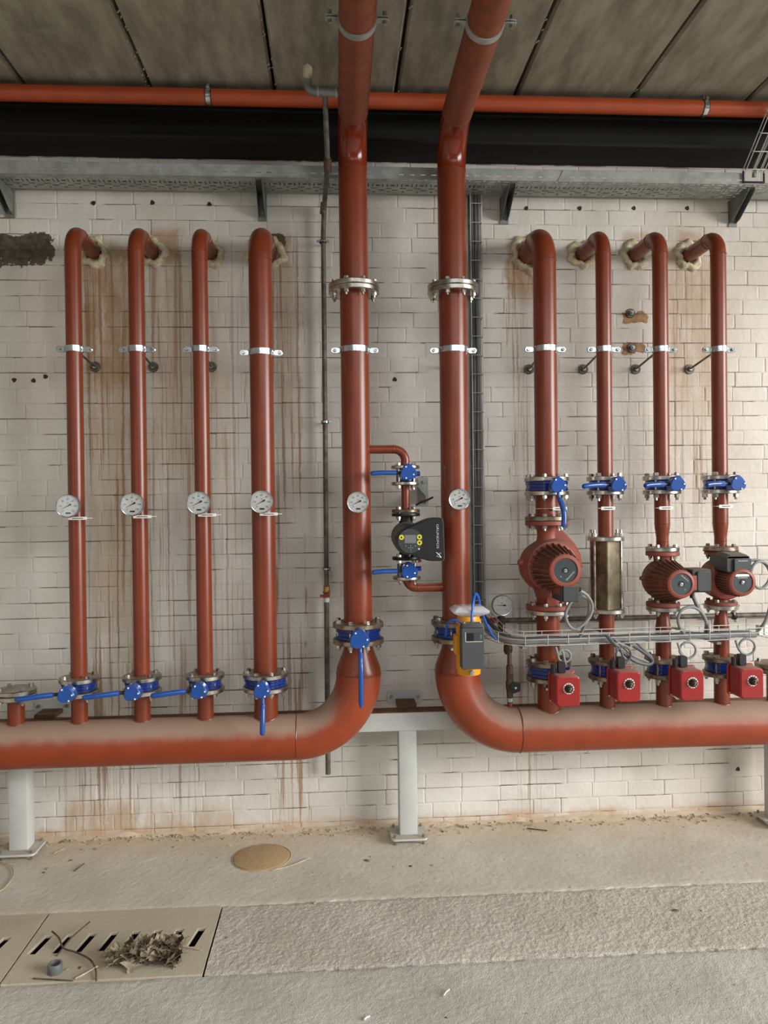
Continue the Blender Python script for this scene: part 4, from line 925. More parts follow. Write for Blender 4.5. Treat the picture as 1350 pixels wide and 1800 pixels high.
for (z0, z1), lab in (((1.831, 1.891), 'small blue lever valve above the black pump'), ((1.368, 1.428), 'small blue lever valve below the black pump')):
    zc_ = (z0+z1)/2+(.008 if z0 > 1.6 else .004); t = thing('butterfly_valve', lab, 'valve', (XB2, PY, z0), 'small blue valves of the bypass')
    part(t, 'body', MB().lathe([(.02, z0), (.042, z0), (.046, z0+.004), (.046, z1-.004), (.042, z1), (.02, z1)], (XB2, PY, 0), seg=36), BLUED)
    part(t, 'side_boss', MB().cyl((XB2+.03, PY, zc_), (XB2+.072, PY, zc_), .012, seg=14), BLUED)
    part(t, 'stem_neck', MB().cyl((XB2, PY-.03, zc_), (XB2, PY-.10, zc_), .016, seg=16), BLUED)
    gcap = part(t, 'gear_cap', MB().prism(rtri(XB2+.002, zc_, .038, 1.2), PY-.145, PY-.095, .003), BLUE)
    for a in (110, -20, 250):
        qa = math.radians(a); part(gcap, 'cap_screw', MB().cyl((XB2+.028*math.cos(qa), PY-.1455, zc_+.028*math.sin(qa)), (XB2+.028*math.cos(qa), PY-.148, zc_+.028*math.sin(qa)), .004, seg=10), WHITE)
    C = V(XB2, PY-.12, zc_); S_ = spline([C+V(-.03, 0, 0), C+V(-.055, -.004, 0), C+V(-.09, -.012, 0), C+V(-.13, -.02, 0), C+V(-.178, -.022, -.004)], 8)
    part(t, 'lever_neck', MB().tube(S_[:9], .0075, 12), BLACK); part(t, 'lever_grip', MB().tube(S_[8:], [.0075]+[.0115]*(len(S_)-11)+[.0105, .006], 14), BLUE)
    bolts(t, XB2, PY, z1+.018, z0-.019, .052, 4, k=.0095)
t = thing('smart_pump', 'black electronic circulation pump between the two main pipes', 'pump', (XB2, PY, 1.448))
part(t, 'flange', MB().lathe([(.02, 1.660), (.068, 1.660), (.070, 1.663), (.070, 1.673), (.068, 1.676), (.02, 1.676)], (XB2, PY, 0), seg=40), BLACKI); part(t, 'flange', MB().lathe([(.02, 1.446), (.068, 1.446), (.070, 1.449), (.070, 1.459), (.068, 1.462), (.02, 1.462)], (XB2, PY, 0), seg=40), BLACKI)
part(t, 'volute', MB().lathe([(.02, .05), (.06, .045), (.072, .02), (.075, -.02), (.073, -.06), (.03, -.07)], (XB2, PY, 1.562), (0, 1, 0), seg=48), BLACKI)
part(t, 'neck', MB().lathe([(.04, 1.60), (.033, 1.63), (.04, 1.661)], (XB2, PY, 0), seg=28), BLACKI); part(t, 'neck', MB().lathe([(.04, 1.461), (.033, 1.49), (.045, 1.52)], (XB2, PY, 0), seg=28), BLACKI)
bolts(t, XB2, PY, 1.695, 1.660, .052, 4, k=.0095)
bolts(t, XB2, PY, 1.462, 1.446, .052, 4, k=.0095)
C = at(721, 951, -.56); cx, cz = C.x, C.z
pl = [(.0606*math.cos(math.radians(a)), .0606*math.sin(math.radians(a))) for a in range(110, 251, 10)]
pl += [(.0, -.0615), (.041, -.080), (.075, -.090), (.096, -.093), (.140, -.094), (.151, -.092), (.156, -.086), (.1576, -.074), (.156, .01), (.154, .085), (.151, .097), (.143, .104), (.12, .1065), (.1, .1055), (.080, .1005), (.05, .088), (.02, .074)]
P = [(cx+a, cz+b_) for a, b_ in pl]
part(t, 'motor_can', MB().cyl((cx-.002, -.39, 1.562), (cx-.002, -.47, cz), .066, .068, seg=40), GREYPIPE)
hd = part(t, 'control_head', MB().prism(P, -.560, -.460, .004), BLACKI)
part(t, 'head_rim', MB().prism([(cx+a*1.015+.001, cz+b_*1.015) for a, b_ in pl], -.552, -.546, 0), RUST if False else GREYPIPE)
part(hd, 'dial_plate', MB().lathe([(0, -.002), (.056, -.002), (.0575, .001)], (cx, -.560, cz), (0, 1, 0), seg=48), DISC)
SCR = mat('grey display', (116, 118, 118), .3, var=.02); part(hd, 'display', MB().box((cx+.001, -.5625, cz+.009), (.053, .001, .038)), SCR)
for dx, dz in ((-.040, .0176), (.043, .018), (.043, -.008)):
    stk = part(hd, 'yellow_sticker', MB().cyl((cx+dx, -.5615, cz+dz), (cx+dx, -.5635, cz+dz), .0115, seg=24), YELB); 
    b = MB(); b.box((cx+dx, -.564, cz+dz-.002), (.007, .0006, .006)); b.box((cx+dx, -.564, cz+dz+.003), (.011 if dx > 0 else .006, .0006, .003))
    part(hd, 'sticker_symbol', b, INK)
b = MB()
for dx, dz in ((0, .009), (0, -.009), (.009, 0), (-.009, 0), (0, 0), (-.022, .008), (.022, .008)): b.cyl((cx+.002+dx, -.5618, cz-.031+dz), (cx+.002+dx, -.563, cz-.031+dz), .0017, seg=8)
part(hd, 'button_marks', b, SILV); part(hd, 'indicator', MB().cyl((cx+.040, -.5615, cz-.037), (cx+.040, -.564, cz-.037), .004, seg=12), WHITE)
part(hd, 'lettering', text_mb('GRUNDFOS', .0150, (cx+.127, -.5608, cz+.020), (0, 0, -1.42), (1, 0, 0)), SILV, smooth=0)
b = MB(); lx, lz = cx+.132, cz-.066
b.tube([(lx-.012, -.5608, lz+.012), (lx+.001, -.5608, lz+.001), (lx+.009, -.5608, lz-.012)], .0022, 6); b.tube([(lx+.010, -.5608, lz-.008), (lx+.012, -.5608, lz-.013), (lx-.011, -.5608, lz-.006), (lx-.001, -.5608, lz+.002), (lx+.007, -.5608, lz+.010), (lx+.011, -.5608, lz+.006)], .0015, 6)
part(hd, 'emblem', b, SILV)
part(t, 'drain_bolt', MB().cyl((cx+.05, -.50, cz-.09), (cx+.05, -.50, cz-.105), .008, seg=8), REDA)
# bracket on the wall next to it
q = at(745.5, 862, -.06); t = thing('wall_bracket', 'small bare steel bracket on the wall right of the black pump', 'bracket', (q.x, 0, q.z-.08))
part(t, 'plate', MB().rbox((q.x, -.006, q.z-.005), (.056, .005, .15), .003, 2, 'Y'), GALV)
b = MB(); b.add([V(q.x-.03, -.008, q.z+.02), V(q.x-.03, -.008, q.z-.07), V(q.x-.002, -.14, q.z-.072), V(q.x-.002, -.14, q.z-.03), V(q.x-.027, -.008, q.z+.02), V(q.x-.027, -.008, q.z-.07), V(q.x+.001, -.14, q.z-.072), V(q.x+.001, -.14, q.z-.03)], [(0, 1, 2, 3), (7, 6, 5, 4), (0, 4, 5, 1), (1, 5, 6, 2), (2, 6, 7, 3), (3, 7, 4, 0)]); part(t, 'web', b, GALV, smooth=0)
part(t, 'arm', MB().box((q.x+.026, -.142, q.z-.073), (.06, .03, .005)), WIRE); part(t, 'plate_bolt', MB().cyl((q.x+.008, -.008, q.z+.045), (q.x+.008, -.018, q.z+.045), .010, seg=6), BOLT)
part(t, 'threaded_rod', MB().tube([at(731, 888, -.16), at(741, 882, -.15), at(751, 879, -.15), at(761, 874, -.14)], .0055, 8), BLACK)

# ------------------------------------------------------------------ grey drain pipe on the wall
A = V(at(571, 168, -.66).x, -.66, MZ); Bp = at(576, 290, -.42); Cp = at(569.5, 360, -.07); Bp = V(Bp.x, -.42, Bp.z)
X5 = -.046
t = thing('drain_pipe', 'thin grey steel pipe running down the wall left of the main pipes', 'pipe', (X5, -.06, .31))
p1 = fillet([A, Bp, V(Cp.x, -.07, Cp.z-.02), V(X5, -.06, Cp.z-.15), V(X5-.006, -.06, 1.29)], [.02, .03, .05], 6)
part(t, 'upper_pipe', MB().tube(p1, .0125, 16), GREYPIPE); part(t, 'lower_pipe', MB().cyl((X5-.007, -.06, 1.24), (X5-.010, -.06, .31), .0135, seg=16), GREYPIPE)
part(t, 'coupling', MB().cyl(Bp+(A-Bp).normalized()*.03, Bp-(A-Bp).normalized()*.03, .019, seg=16), BRONZE); part(t, 'coupling', MB().cyl((Cp.x, -.071, Cp.z+.012), (X5, -.06, Cp.z-.045), .017, seg=16), GREYPIPE)
part(t, 'tee', MB().cyl((A.x-.045, A.y, A.z), (XML-R125+.01, A.y, A.z), .019, seg=16), GALVD)
part(t, 'tee_collar', MB().cyl((XML-R125-.012, A.y, A.z), (XML-R125-.004, A.y, A.z), .024, seg=16), GALV); part(t, 'tee_collar', MB().cyl((A.x-.034, A.y, A.z), (A.x-.026, A.y, A.z), .024, seg=16), GALV)
part(t, 'elbow_fitting', MB().tube(fillet([(A.x-.035, A.y, A.z), (A.x-.075, A.y, A.z), (A.x-.075, A.y, A.z+.05)], .03, 8), .018, 16), GALVD)
zt = A.z+.05; part(t, 'air_vent', MB().lathe([(.012, 0), (.012, .015), (.021, .017), (.022, .055), (.016, .062), (.005, .064), (.005, .072), (0, .073)], (A.x-.075, A.y, zt), seg=20), STRAW, 'pale brass automatic air vent')
vz = 1.265; vl = part(t, 'ball_valve', MB().lathe([(.015, -.03), (.017, -.028), (.017, -.008), (.021, 0), (.017, .008), (.017, .03), (.014, .032)], (X5-.006, -.06, vz), seg=16), BRASS); part(vl, 'valve_lever', MB().rbox((X5-.016, -.088, vz-.016), (.05, .008, .012), .003, 2, 'Y'), REDA); part(vl, 'white_nut', MB().cyl((X5-.006, -.06, vz-.052), (X5-.006, -.06, vz-.028), .015, seg=8), WHITE)
for py, lab in ((425, 'uppermost small clamp of the grey drain pipe'), (742, 'middle small clamp of the grey drain pipe'), (1000, 'lowest small clamp of the grey drain pipe')):
    q = at(572, py, -.06); t = thing('small_clamp', lab, 'pipe clamp', (X5-.003, 0, q.z-.008), 'small clamps of the grey drain pipe')
    part(t, 'band', MB().lathe([(.0135, -.008), (.0185, -.008), (.0185, .008), (.0135, .008)], (X5-.003, -.06, q.z), seg=20), BLACK); part(t, 'steel_strap', MB().lathe([(.0186, -.005), (.0200, -.005), (.0200, .005), (.0186, .005)], (X5-.003, -.06, q.z), seg=20), CHROME)
    for s in (-1, 1): part(t, 'ear', MB().cyl((X5-.003+s*.027, -.072, q.z), (X5-.003+s*.027, -.052, q.z), .006, seg=8), CHROME)
    part(t, 'stud', MB().cyl((X5-.003, -.04, q.z), (X5-.003, -.001, q.z), .004, seg=8), BOLT)

# ------------------------------------------------------------------ vertical wire basket with cables
XV = .756; t = thing('vertical_basket', 'narrow wire basket carrying cables down the wall beside the right main pipe', 'cable basket', (XV, -.03, 1.12))
zt, zb = 3.365, 1.12
part(t, 'side_rail', MB().box((XV-.040, -.014, (zt+zb)/2), (.014, .02, zt-zb)), GALV)
for dx, y in ((-.026, -.062), (.034, -.062), (-.026, -.012), (.034, -.012), (.034, -.038)): part(t, 'long_wire', MB().cyl((XV+dx, y, zb), (XV+dx, y, zt), .0026, seg=6), WIRE)
uw = MB().tube(fillet([(-.026, -.009, 0), (-.026, -.064, 0), (.034, -.064, 0), (.034, -.009, 0)], .006, 3), .0021, 6).mesh('cross_wire'); uw.materials.append(WIRE)
z = zt-.06
while z > zb: inst(t, 'cross_wire', uw, (XV, 0, z)); z -= .1
for k, (dx, y, m, r, lab) in enumerate(((-.012, -.03, CABLED, .0105, 'leftmost dark cable in the vertical wire basket'), (.006, -.034, CABLED, .0088, 'middle dark cable in the vertical wire basket'), (.022, -.030, CABLE, .0085, 'pale grey cable in the vertical wire basket, at the right'))):
    pts = [V(XV+dx+.003*math.sin(zz*5+k*2), y+.003*math.sin(zz*3.1+k), zz) for zz in np.linspace(zb-.01, zt+.05, 40)]
    single('cable', lab, 'cable', MB().tube(pts, r, 10), m, 'cables in the vertical wire basket')

# ------------------------------------------------------------------ horizontal wire basket in front of the right risers
path = fillet([(.752, -.075, 1.10), (.790, -.455, 1.040), (2.13, -.452, 1.050)], .14, 14)
def resample(p, step):
    out = [p[0]]; acc = 0
    for a, b in zip(p, p[1:]):
        L = (b-a).length; s = step-acc
        while s <= L: out.append(a+(b-a)*(s/L)); s += step
        acc = (acc+L) % step
    return out
RS = resample(path, .0495)
def lat(i):
    d = (RS[min(i+1, len(RS)-1)]-RS[max(i-1, 0)]).normalized(); return V(d.y, -d.x, 0).normalized()
t = thing('wire_basket', 'horizontal wire basket tray crossing in front of the four right-hand risers', 'cable basket', (1.4, -.45, 1.04))
for u, h in ((-.05, .0), (-.017, 0), (.017, 0), (.05, 0), (-.05, .028), (.05, .028), (-.05, .052), (.05, .052)):
    part(t, 'long_wire', MB().tube([RS[i]+lat(i)*u+V(0, 0, h) for i in range(len(RS))], .0022, 6), WIRE)
for i in range(1, len(RS), 2):
    l = lat(i); c = RS[i]; part(t, 'cross_wire', MB().tube(fillet([c-l*.052+V(0, 0, .053), c-l*.052, c+l*.052, c+l*.052+V(0, 0, .053)], .006, 3), .0022, 6), WIRE)
for px in (905, 1085, 1230):
    X = at(px, 1120, -.3).x; part(t, 'support_arm', MB().box((X, -.25, 1.030), (.022, .49, .012)), GALVD)
for u, r, m, lab in ((-.030, .012, CABLED, 'dark cable lying at the back of the horizontal wire basket'), (.022, .013, CABLE, 'thick grey cable lying along the front of the horizontal wire basket')):
    single('cable', lab, 'cable', MB().tube([RS[i]+lat(i)*u+V(0, 0, r+.003+.002*math.sin(i*1.3)) for i in range(len(RS)-1)], r, 10), m, 'cables in the horizontal wire basket')
q = at(1341, 1107, -.43); t = thing('cable_clip', 'pale plastic cable clips at the right end of the wire basket', 'clip', (q.x, -.43, q.z))
for dx in (-.018, .012): part(t, 'clip', MB().rbox((q.x+dx, -.43, q.z), (.022, .03, .05), .004, 2, 'Y'), WHITE)

# ------------------------------------------------------------------ loose cables
def cable(label, pts, Y, r, m, group='loose pump and actuator cables'):
    P = []
    for k, p in enumerate(pts): P.append(at(p[0], p[1], p[2] if len(p) > 2 else Y-.0025*k*0))
    single('cable', label, 'cable', MB().tube(spline(P, 6), r, 10), m, group)
cable('grey cable looping down from the big pump box', [(1012, 1036, -.57), (1029, 1044, -.56), (1040, 1060, -.545), (1040, 1076, -.54), (1030, 1093, -.54), (1011, 1106, -.54), (998, 1096, -.54), (995, 1076, -.54), (1006, 1056, -.54), (1022, 1048, -.53), (1035, 1056, -.52), (1035, 1076, -.52), (1031, 1092, -.51), (1024, 1108, -.49), (1016, 1128, -.46)], 0, .0078, CABLE)
cable('grey cable looping below the middle pump', [(1217.5, 1047, -.46), (1225, 1064, -.46), (1235, 1080, -.465), (1243, 1098, -.47), (1244, 1113, -.46)], 0, .0085, CABLED)
cable('thin grey cable ring below the middle pump', [(1240, 1112, -.45), (1241, 1092, -.475), (1231, 1074, -.49), (1215, 1067, -.49), (1199, 1072, -.49), (1192, 1087, -.485), (1196, 1105, -.475), (1210, 1122, -.45)], 0, .0075, CABLE)
cable('pale grey cable looping beside the rightmost pump', [(1319, 985, -.47), (1332, 985, -.47), (1345, 991, -.47), (1353, 1005, -.475), (1351, 1022, -.48), (1339, 1034, -.485), (1327, 1029, -.485), (1320, 1012, -.485), (1323, 996, -.485), (1333, 987, -.485), (1347, 991, -.48), (1357, 1010, -.48), (1354, 1060, -.47), (1346, 1090, -.46), (1334, 1108, -.44)], 0, .0075, CABLE)
def ring(cx, cy, r, a0, a1, n=10): return [(cx+r*math.cos(math.radians(a0+(a1-a0)*k/n)), cy-r*math.sin(math.radians(a0+(a1-a0)*k/n))) for k in range(n+1)]
cable('small grey cable loop above the red actuator below the big pump', [(977, 1137)]+[(980, 1148)]+ring(992, 1153, 11, 170, -250, 12)+[(994, 1168)], -.545, .0055, CABLE)
cable('small dark cable loop above the red actuator below the square spool', [(1083, 1137)]+ring(1096, 1150, 13, 150, -240, 12)+[(1098, 1165)], -.545, .0055, CABLED)
cable('small grey cable loop above the red actuator below the middle pump', [(1191, 1130), (1196, 1144), (1200, 1152)]+ring(1209, 1143, 14, 220, 560, 12)+[(1206, 1160)], -.545, .0055, CABLE)
cable('small grey cable loop above the red actuator below the rightmost pump', [(1293, 1126), (1298, 1140), (1303, 1147)]+ring(1313, 1137, 14, 220, 560, 12)+[(1310, 1158)], -.545, .0055, CABLE)
cable('slack dark cable bight drooping from the basket between the second and third risers', [(1066, 1117, -.50), (1078, 1130, -.52), (1096, 1148, -.53), (1118, 1163, -.53), (1140, 1168, -.52), (1147, 1162, -.51), (1138, 1152, -.50), (1118, 1138, -.49), (1098, 1128, -.48), (1085, 1122, -.46)], 0, .0085, CABLED)
cable('grey cable inner bight drooping from the basket between the second and third risers', [(1076, 1120, -.48), (1092, 1134, -.5), (1112, 1152, -.515), (1130, 1160, -.51), (1144, 1166, -.505), (1146, 1157, -.5), (1130, 1140, -.48), (1112, 1124, -.46)], 0, .0065, CABLE)
cable('blue cable arching over the clear cover of the yellow actuator', [(829, 1101, -.64), (829.5, 1085, -.64), (832, 1058, -.62), (836, 1044, -.58), (841, 1050, -.53), (845, 1070, -.49), (853, 1092, -.46), (864, 1114, -.43), (872, 1124, -.42)], 0, .006, BLUEC)
cable('short blue cable bent over the shoulder of the yellow actuator', [(784, 1117, -.56), (785, 1104, -.57), (788, 1095, -.59), (795, 1090, -.61), (804, 1091, -.62), (813, 1096, -.63)], 0, .0052, BLUEC)

# ------------------------------------------------------------------ grey wall pipe, pressure gauge and its drop pipe
Z = 1.099; t = thing('wall_pipe', 'thin grey pipe running along the wall behind the right pumps', 'pipe', (1.6, -.08, Z-.014))
part(t, 'pipe', MB().cyl((.86, -.08, Z), (3.0, -.08, Z), .0135, seg=16), GREYPIPE)
q = at(1290, 1083, -.08); b = part(t, 'clamp', MB().lathe([(.0137, -.009), (.022, -.009), (.022, .009), (.0137, .009)], (q.x, -.08, Z), (1, 0, 0), seg=20), BLACK); part(b, 'clamp_ear', MB().cyl((q.x, -.09, Z+.02), (q.x, -.09, Z+.035), .007, seg=8), CHROME); part(b, 'clamp_ear', MB().cyl((q.x, -.09, Z-.035), (q.x, -.09, Z-.02), .007, seg=8), CHROME)
G = at(883, 1064, -.13); gx = G.x
gt = gauge('pressure_gauge', gx, G.z, -.13, .054, 'round pressure gauge above the grey wall pipe, needle pointing left', None, None, 178, True)
part(gt, 'stem', MB().cyl((gx, -.11, G.z-.05), (gx, -.10, Z+.005), .009, seg=12), BRASS)
t = thing('gauge_drop_pipe', 'brown drop pipe with black handwheel below the pressure gauge', 'pipe', (gx, PY, .69))
hx = at(896, 1200, PY).x
part(t, 'cross_fitting', MB().lathe([(.014, -.05), (.018, -.045), (.021, -.03), (.021, .02), (.016, .024)], (gx, -.095, Z), seg=18), BRONZE)
pp = fillet([(gx, -.095, Z-.03), (gx+.002, -.095, 1.035), (hx, PY, .985), (hx, PY, .86)], [.03, .03], 8); part(t, 'pipe', MB().tube(pp, .0115, 14), BRONZE)
part(t, 'elbow_fitting', MB().lathe([(0, -.03), (.016, -.026), (.022, -.012), (.022, .012), (.016, .026), (0, .03)], (hx-.004, PY+.012, .992), seg=18), BRONZE)
part(t, 'union', MB().lathe([(.012, -.035), (.0165, -.034), (.0175, -.01), (.0165, 0), (.0175, .012), (.0165, .034), (.012, .035)], (hx, PY, .878), seg=8), BRONZE)
part(t, 'valve_body', MB().lathe([(.012, .75), (.016, .755), (.016, .785), (.020, .80), (.020, .83), (.015, .845)], (hx, PY, 0), seg=16), BRONZE); part(t, 'valve_bonnet', MB().cyl((hx+.004, PY-.01, .815), (hx+.012, PY-.05, .815), .010, seg=12), BRASS)
hw = part(t, 'handwheel', MB().lathe([(0, -.008), (.012, -.009), (.026, -.006), (.028, 0), (.026, .006), (0, .008)], (hx+.014, PY-.056, .815), (0, 1, 0), seg=50, fn=lambda a, h: 1+.10*math.cos(5*a)), BLACK); part(hw, 'wheel_screw', MB().cyl((hx+.014, PY-.064, .815), (hx+.014, PY-.069, .815), .006, seg=10), CHROME)
part(t, 'lower_nipple', MB().cyl((hx, PY, .75), (hx, PY, .732), .015, seg=8), GALV); part(t, 'weld_stub', MB().cyl((hx, PY, HZ+.08), (hx, PY, .735), .013, seg=14), RED)
q = at(867, 1085, -.13); part(gt, 'gauge_cock', MB().cyl((q.x, -.10, Z), (gx, -.10, Z), .010, seg=12), BRASS); part(gt, 'red_cock_lever', MB().rbox((q.x, -.125, Z+.012), (.030, .012, .022), .004, 2, 'Y'), REDA)
# bracket seen under the basket
q = at(905, 1118, -.2)

# ------------------------------------------------------------------ rising basket at the top right
q = at(1326, 312, -.235); X = q.x
t = thing('rising_basket', 'wire basket rising from the cable tray to the ceiling at the right edge', 'cable basket', (X, -.24, TZ1))
a0 = V(X, -.235, TZ1-.005); a1 = V(X+.045, -.52, CZ-.0)
d_ = a1-a0; nrm = V(0, -d_.z, d_.y).normalized()
for u, h in ((-.05, 0), (-.05, .03), (.05, 0), (.05, .03), (-.012, 0), (.025, 0)): part(t, 'long_wire', MB().cyl(a0+V(u, 0, 0)+nrm*h*-1, a1+V(u, 0, 0)+nrm*h*-1, .0026, seg=6), WIRE)
for k in range(6):
    c = a0+d_*(.04+k*.19); part(t, 'cross_wire', MB().tube(fillet([c+V(-.052, 0, 0)-nrm*.032, c+V(-.052, 0, 0), c+V(.052, 0, 0), c+V(.052, 0, 0)-nrm*.032], .008, 3), .0026, 6), WIRE)
part(t, 'foot_frame', MB().box((X-.055, -.228, TZ0+.035), (.005, .01, .06)), BLACK); part(t, 'foot_frame', MB().box((X, -.228, TZ0+.008), (.115, .012, .006)), BLACK); part(t, 'foot_frame', MB().box((X+.055, -.228, TZ0+.035), (.005, .01, .06)), BLACK)
single('cable', 'grey cable climbing in the rising wire basket at the right edge', 'cable', MB().tube([a0+V(.01, .01, -.02)-nrm*.012, a0+V(.008, 0, .03)-nrm*.012, a0+d_*.5+V(.01, 0, 0)-nrm*.012, a1+V(.012, 0, 0)-nrm*.012], .011, 10), CABLE)

# ------------------------------------------------------------------ support frame
t = thing('support_frame', 'pale painted steel support frame behind the headers, on three posts', 'frame', (.352, -.16, 0))
part(t, 'cross_beam', MB().box((.3, -.157, .613), (4.6, .09, .092)), POST); part(t, 'rusty_top_strip', MB().box((.3, -.157, .6605), (4.6, .09, .004)), RUST)
for k, X in enumerate((.352, -1.582, 2.325)):
    part(t, 'post', MB().rbox((X, -.157, .30), (.092, .09, .532), .006, 2, 'Z'), POST)
    ro = MB(); o4 = rrect(.185, .17, .02, 3); ro.loft([[V(X+p, -.165+q_, z) for p, q_ in o4] for z in (.024, .034)]); bp = part(t, 'base_plate', ro, POST)
    for sx in (-1, 1):
        for sy in (-1, 1): part(bp, 'anchor_bolt', MB().cyl((X+sx*.072, -.165+sy*.066, -.002), (X+sx*.072, -.165+sy*.066, .05), .006, seg=8), BOLT)
for X in (.357, -1.475):
    ro = MB().rbox((X, -.006, .69), (.19, .008, .07), .014, 3, 'Y'); wp = part(t, 'wall_plate', ro, POST); part(t, 'wall_tie', MB().box((X, -.07, .672), (.10, .12, .02)), RUST)
    for s in (-1, 1): part(wp, 'plate_bolt', MB().cyl((X+s*.072, -.012, .695), (X+s*.072, -.022, .695), .010, seg=6), BOLT)
q = at(1172, 1238, -.1); part(t, 'rusty_cleat', MB().prism([(q.x-.03, .66), (q.x+.03, .66), (q.x-.005, .70), (q.x-.03, .70)], -.20, -.19), RUST)

# ------------------------------------------------------------------ anchors, plugs and other small things on the wall
for (px, py), lab in (((1108, 551), 'upper bare anchor bolt in a chipped patch of wall'), ((1110, 612), 'lower bare anchor bolt in a chipped patch of wall')):
    q = at(px, py, 0); t = thing('wall_anchor', lab, 'anchor bolt', (q.x, 0, q.z), 'bare anchor bolts')
    part(t, 'washer', MB().lathe([(0, -.006), (.024, -.006), (.026, -.003), (.026, .006)], (q.x, 0, q.z), (0, 1, 0), seg=24), GREYPIPE); part(t, 'nut', MB().cyl((q.x, -.006, q.z), (q.x, -.022, q.z), .013, seg=6), BOLT); part(t, 'stud', MB().cyl((q.x, -.02, q.z), (q.x, -.034, q.z), .007, seg=8), BOLT)
names = ['leftmost', 'second', 'third']
for k, (px, py, lab) in enumerate(((164, 357, 'rusty drill hole under the tray above the first riser from the left'), (268, 356, 'rusty drill hole under the tray above the second riser from the left'), (368, 359, 'rusty drill hole under the tray above the third riser from the left'), (925, 366, 'drill hole under the tray above the thick right riser'), (1019, 366, 'drill hole under the tray left of the second right-hand riser'), (1114, 366, 'drill hole under the tray left of the third right-hand riser'), (1208, 366, 'drill hole under the tray left of the rightmost riser'),
                                   (25, 668, 'leftmost of three drill holes at the left edge of the wall'), (59, 669, 'middle of three drill holes at the left edge of the wall'), (80, 662, 'rightmost of three drill holes at the left edge of the wall'), (694, 667, 'drill hole in the wall between the two main pipes'), (1297, 1352, 'drill hole low in the wall near the right post'))):
    q = at(px, py, 0); b = MB().lathe([(0, -.0006), (.006, -.0008), (.0085, -.0022), (.011, -.001), (.012, .004)], (q.x, -.001, q.z), (0, 1, 0), seg=14, fn=lambda a, h: 1+.12*math.sin(3*a+px))
    single('drill_hole', lab, 'drill hole', b, PLUGM, 'drill holes in the wall', org=(q.x, 0, q.z))

# ------------------------------------------------------------------ leaves, twigs and litter on the floor
def leaf_mesh(seed):
    r = random.Random(seed); L = r.uniform(.045, .075); w = L*r.uniform(.26, .40); curl = r.uniform(6, 20)*r.choice((-1, 1, 1)); fold = r.uniform(.2, .8)
    b = MB(); n = 14; top = []; mid = []; bot = []
    for i in range(n+1):
        u = i/n; ww = w*math.sin(PI*min(1, u*.94+.03))**.8*(1+.5*math.sin(u*PI*6.5+seed)); z = curl*(u-.5)**2*L*L*.9+.004*math.sin(u*7+seed)
        mid.append(V(L*(u-.5), 0, z)); top.append(V(L*(u-.5)+r.uniform(-.002, .002), ww, z+ww*fold)); bot.append(V(L*(u-.5)+r.uniform(-.002, .002), -ww, z+ww*fold*r.uniform(.5, 1.1)))
    vs = top+mid+bot; m_ = n+1; fs = []
    for i in range(n): fs += [(i, i+1, m_+i+1, m_+i), (m_+i, m_+i+1, 2*m_+i+1, 2*m_+i)]
    k = len(vs); off = V(0, 0, -.0007); vs2 = vs+[v+off for v in vs]; fs2 = fs+[tuple(j+k for j in f)[::-1] for f in fs]
    rim = list(range(m_))+[2*m_-1]+[3*m_-1-i for i in range(m_)]+[m_]
    fs2 += [(rim[i], rim[i]+k, rim[(i+1) % len(rim)]+k, rim[(i+1) % len(rim)]) for i in range(len(rim))]
    b.add(vs2, fs2); b.tube([mid[0]*1.0, mid[0]+V(-L*.25, .002, -.002)], .0008, 5)
    return b.mesh('dry_leaf', smooth=50)
LM = []
for s_ in range(8):
    me = leaf_mesh(s_); me.materials.append(LEAF if s_ % 3 else LEAFD); LM.append(me)
heap = atz(250, 1690, 0)
for k in range(95):
    while True:
        u, w = random.gauss(0, .45), random.gauss(0, .45)
        if u*u+w*w < 1: break
    x = heap.x+.02+u*.19+w*.05; y = heap.y+.005+w*.075
    h = max(0, 1-(u*u+w*w))*.055; o = bpy.data.objects.new('dry_leaf', random.choice(LM)); COL.objects.link(o)
    o.location = (x, y, .010+h*random.uniform(.3, 1)); o.rotation_euler = (random.gauss(0, .5), random.gauss(0, .45), random.uniform(0, 6.28)); s_ = random.uniform(.75, 1.25); o.scale = (s_, s_, s_)
    setp(o, 'curled dry brown leaf in the heap on the drain cover', 'leaf', 'dry leaves heaped on the drain cover')
def twig(label, pts, r, m, group=None, name='twig'):
    P = [atz(p[0], p[1], .006)+V(0, 0, (p[2] if len(p) > 2 else 0)) for p in pts]
    single(name, label, name, MB().tube(spline(P, 5), r, 7), m, group)
tw = 'twigs lying on the drain cover'
twig('long bent dark twig curving from the drain slots to the left of the leaf heap', [(92, 1646, .02), (104, 1660, .025), (112, 1672, .012), (135, 1680, .012), (158, 1692, .012), (168, 1706, .006), (169, 1724, 0)], .0035, TWIG, tw)
twig('straight twig slanting up right across the drain slots', [(100, 1680), (125, 1658, .02), (158, 1629, .02)], .003, TWIG, tw)
twig('thin straight twig lying along the right of the leaf heap', [(280, 1663, .02), (318, 1667, .012), (354, 1670)], .0022, STRAW, tw)
twig('pale twig lying left below the leaf heap', [(132, 1720), (150, 1711), (172, 1703, .01)], .003, STRAW, tw)
twig('thin dark twig at the foot of the left drain cover', [(58, 1720), (95, 1722), (128, 1724)], .0025, TWIG, tw)
twig('pale straw lying beside the round manhole cover', [(478, 1530), (510, 1522), (545, 1508)], .0026, STRAW, 'pale straws on the floor')
twig('short pale straw near the left post', [(95, 1500), (103, 1496), (112, 1492)], .0022, STRAW, 'pale straws on the floor')
twig('dark sliver of wood on the floor right of the left post', [(131, 1531), (140, 1524), (148, 1518)], .0028, TWIG, 'slivers on the floor')
twig('dark sliver of wood near the wall right of the middle post', [(926, 1456), (945, 1458), (962, 1460)], .003, TWIG, 'slivers on the floor')
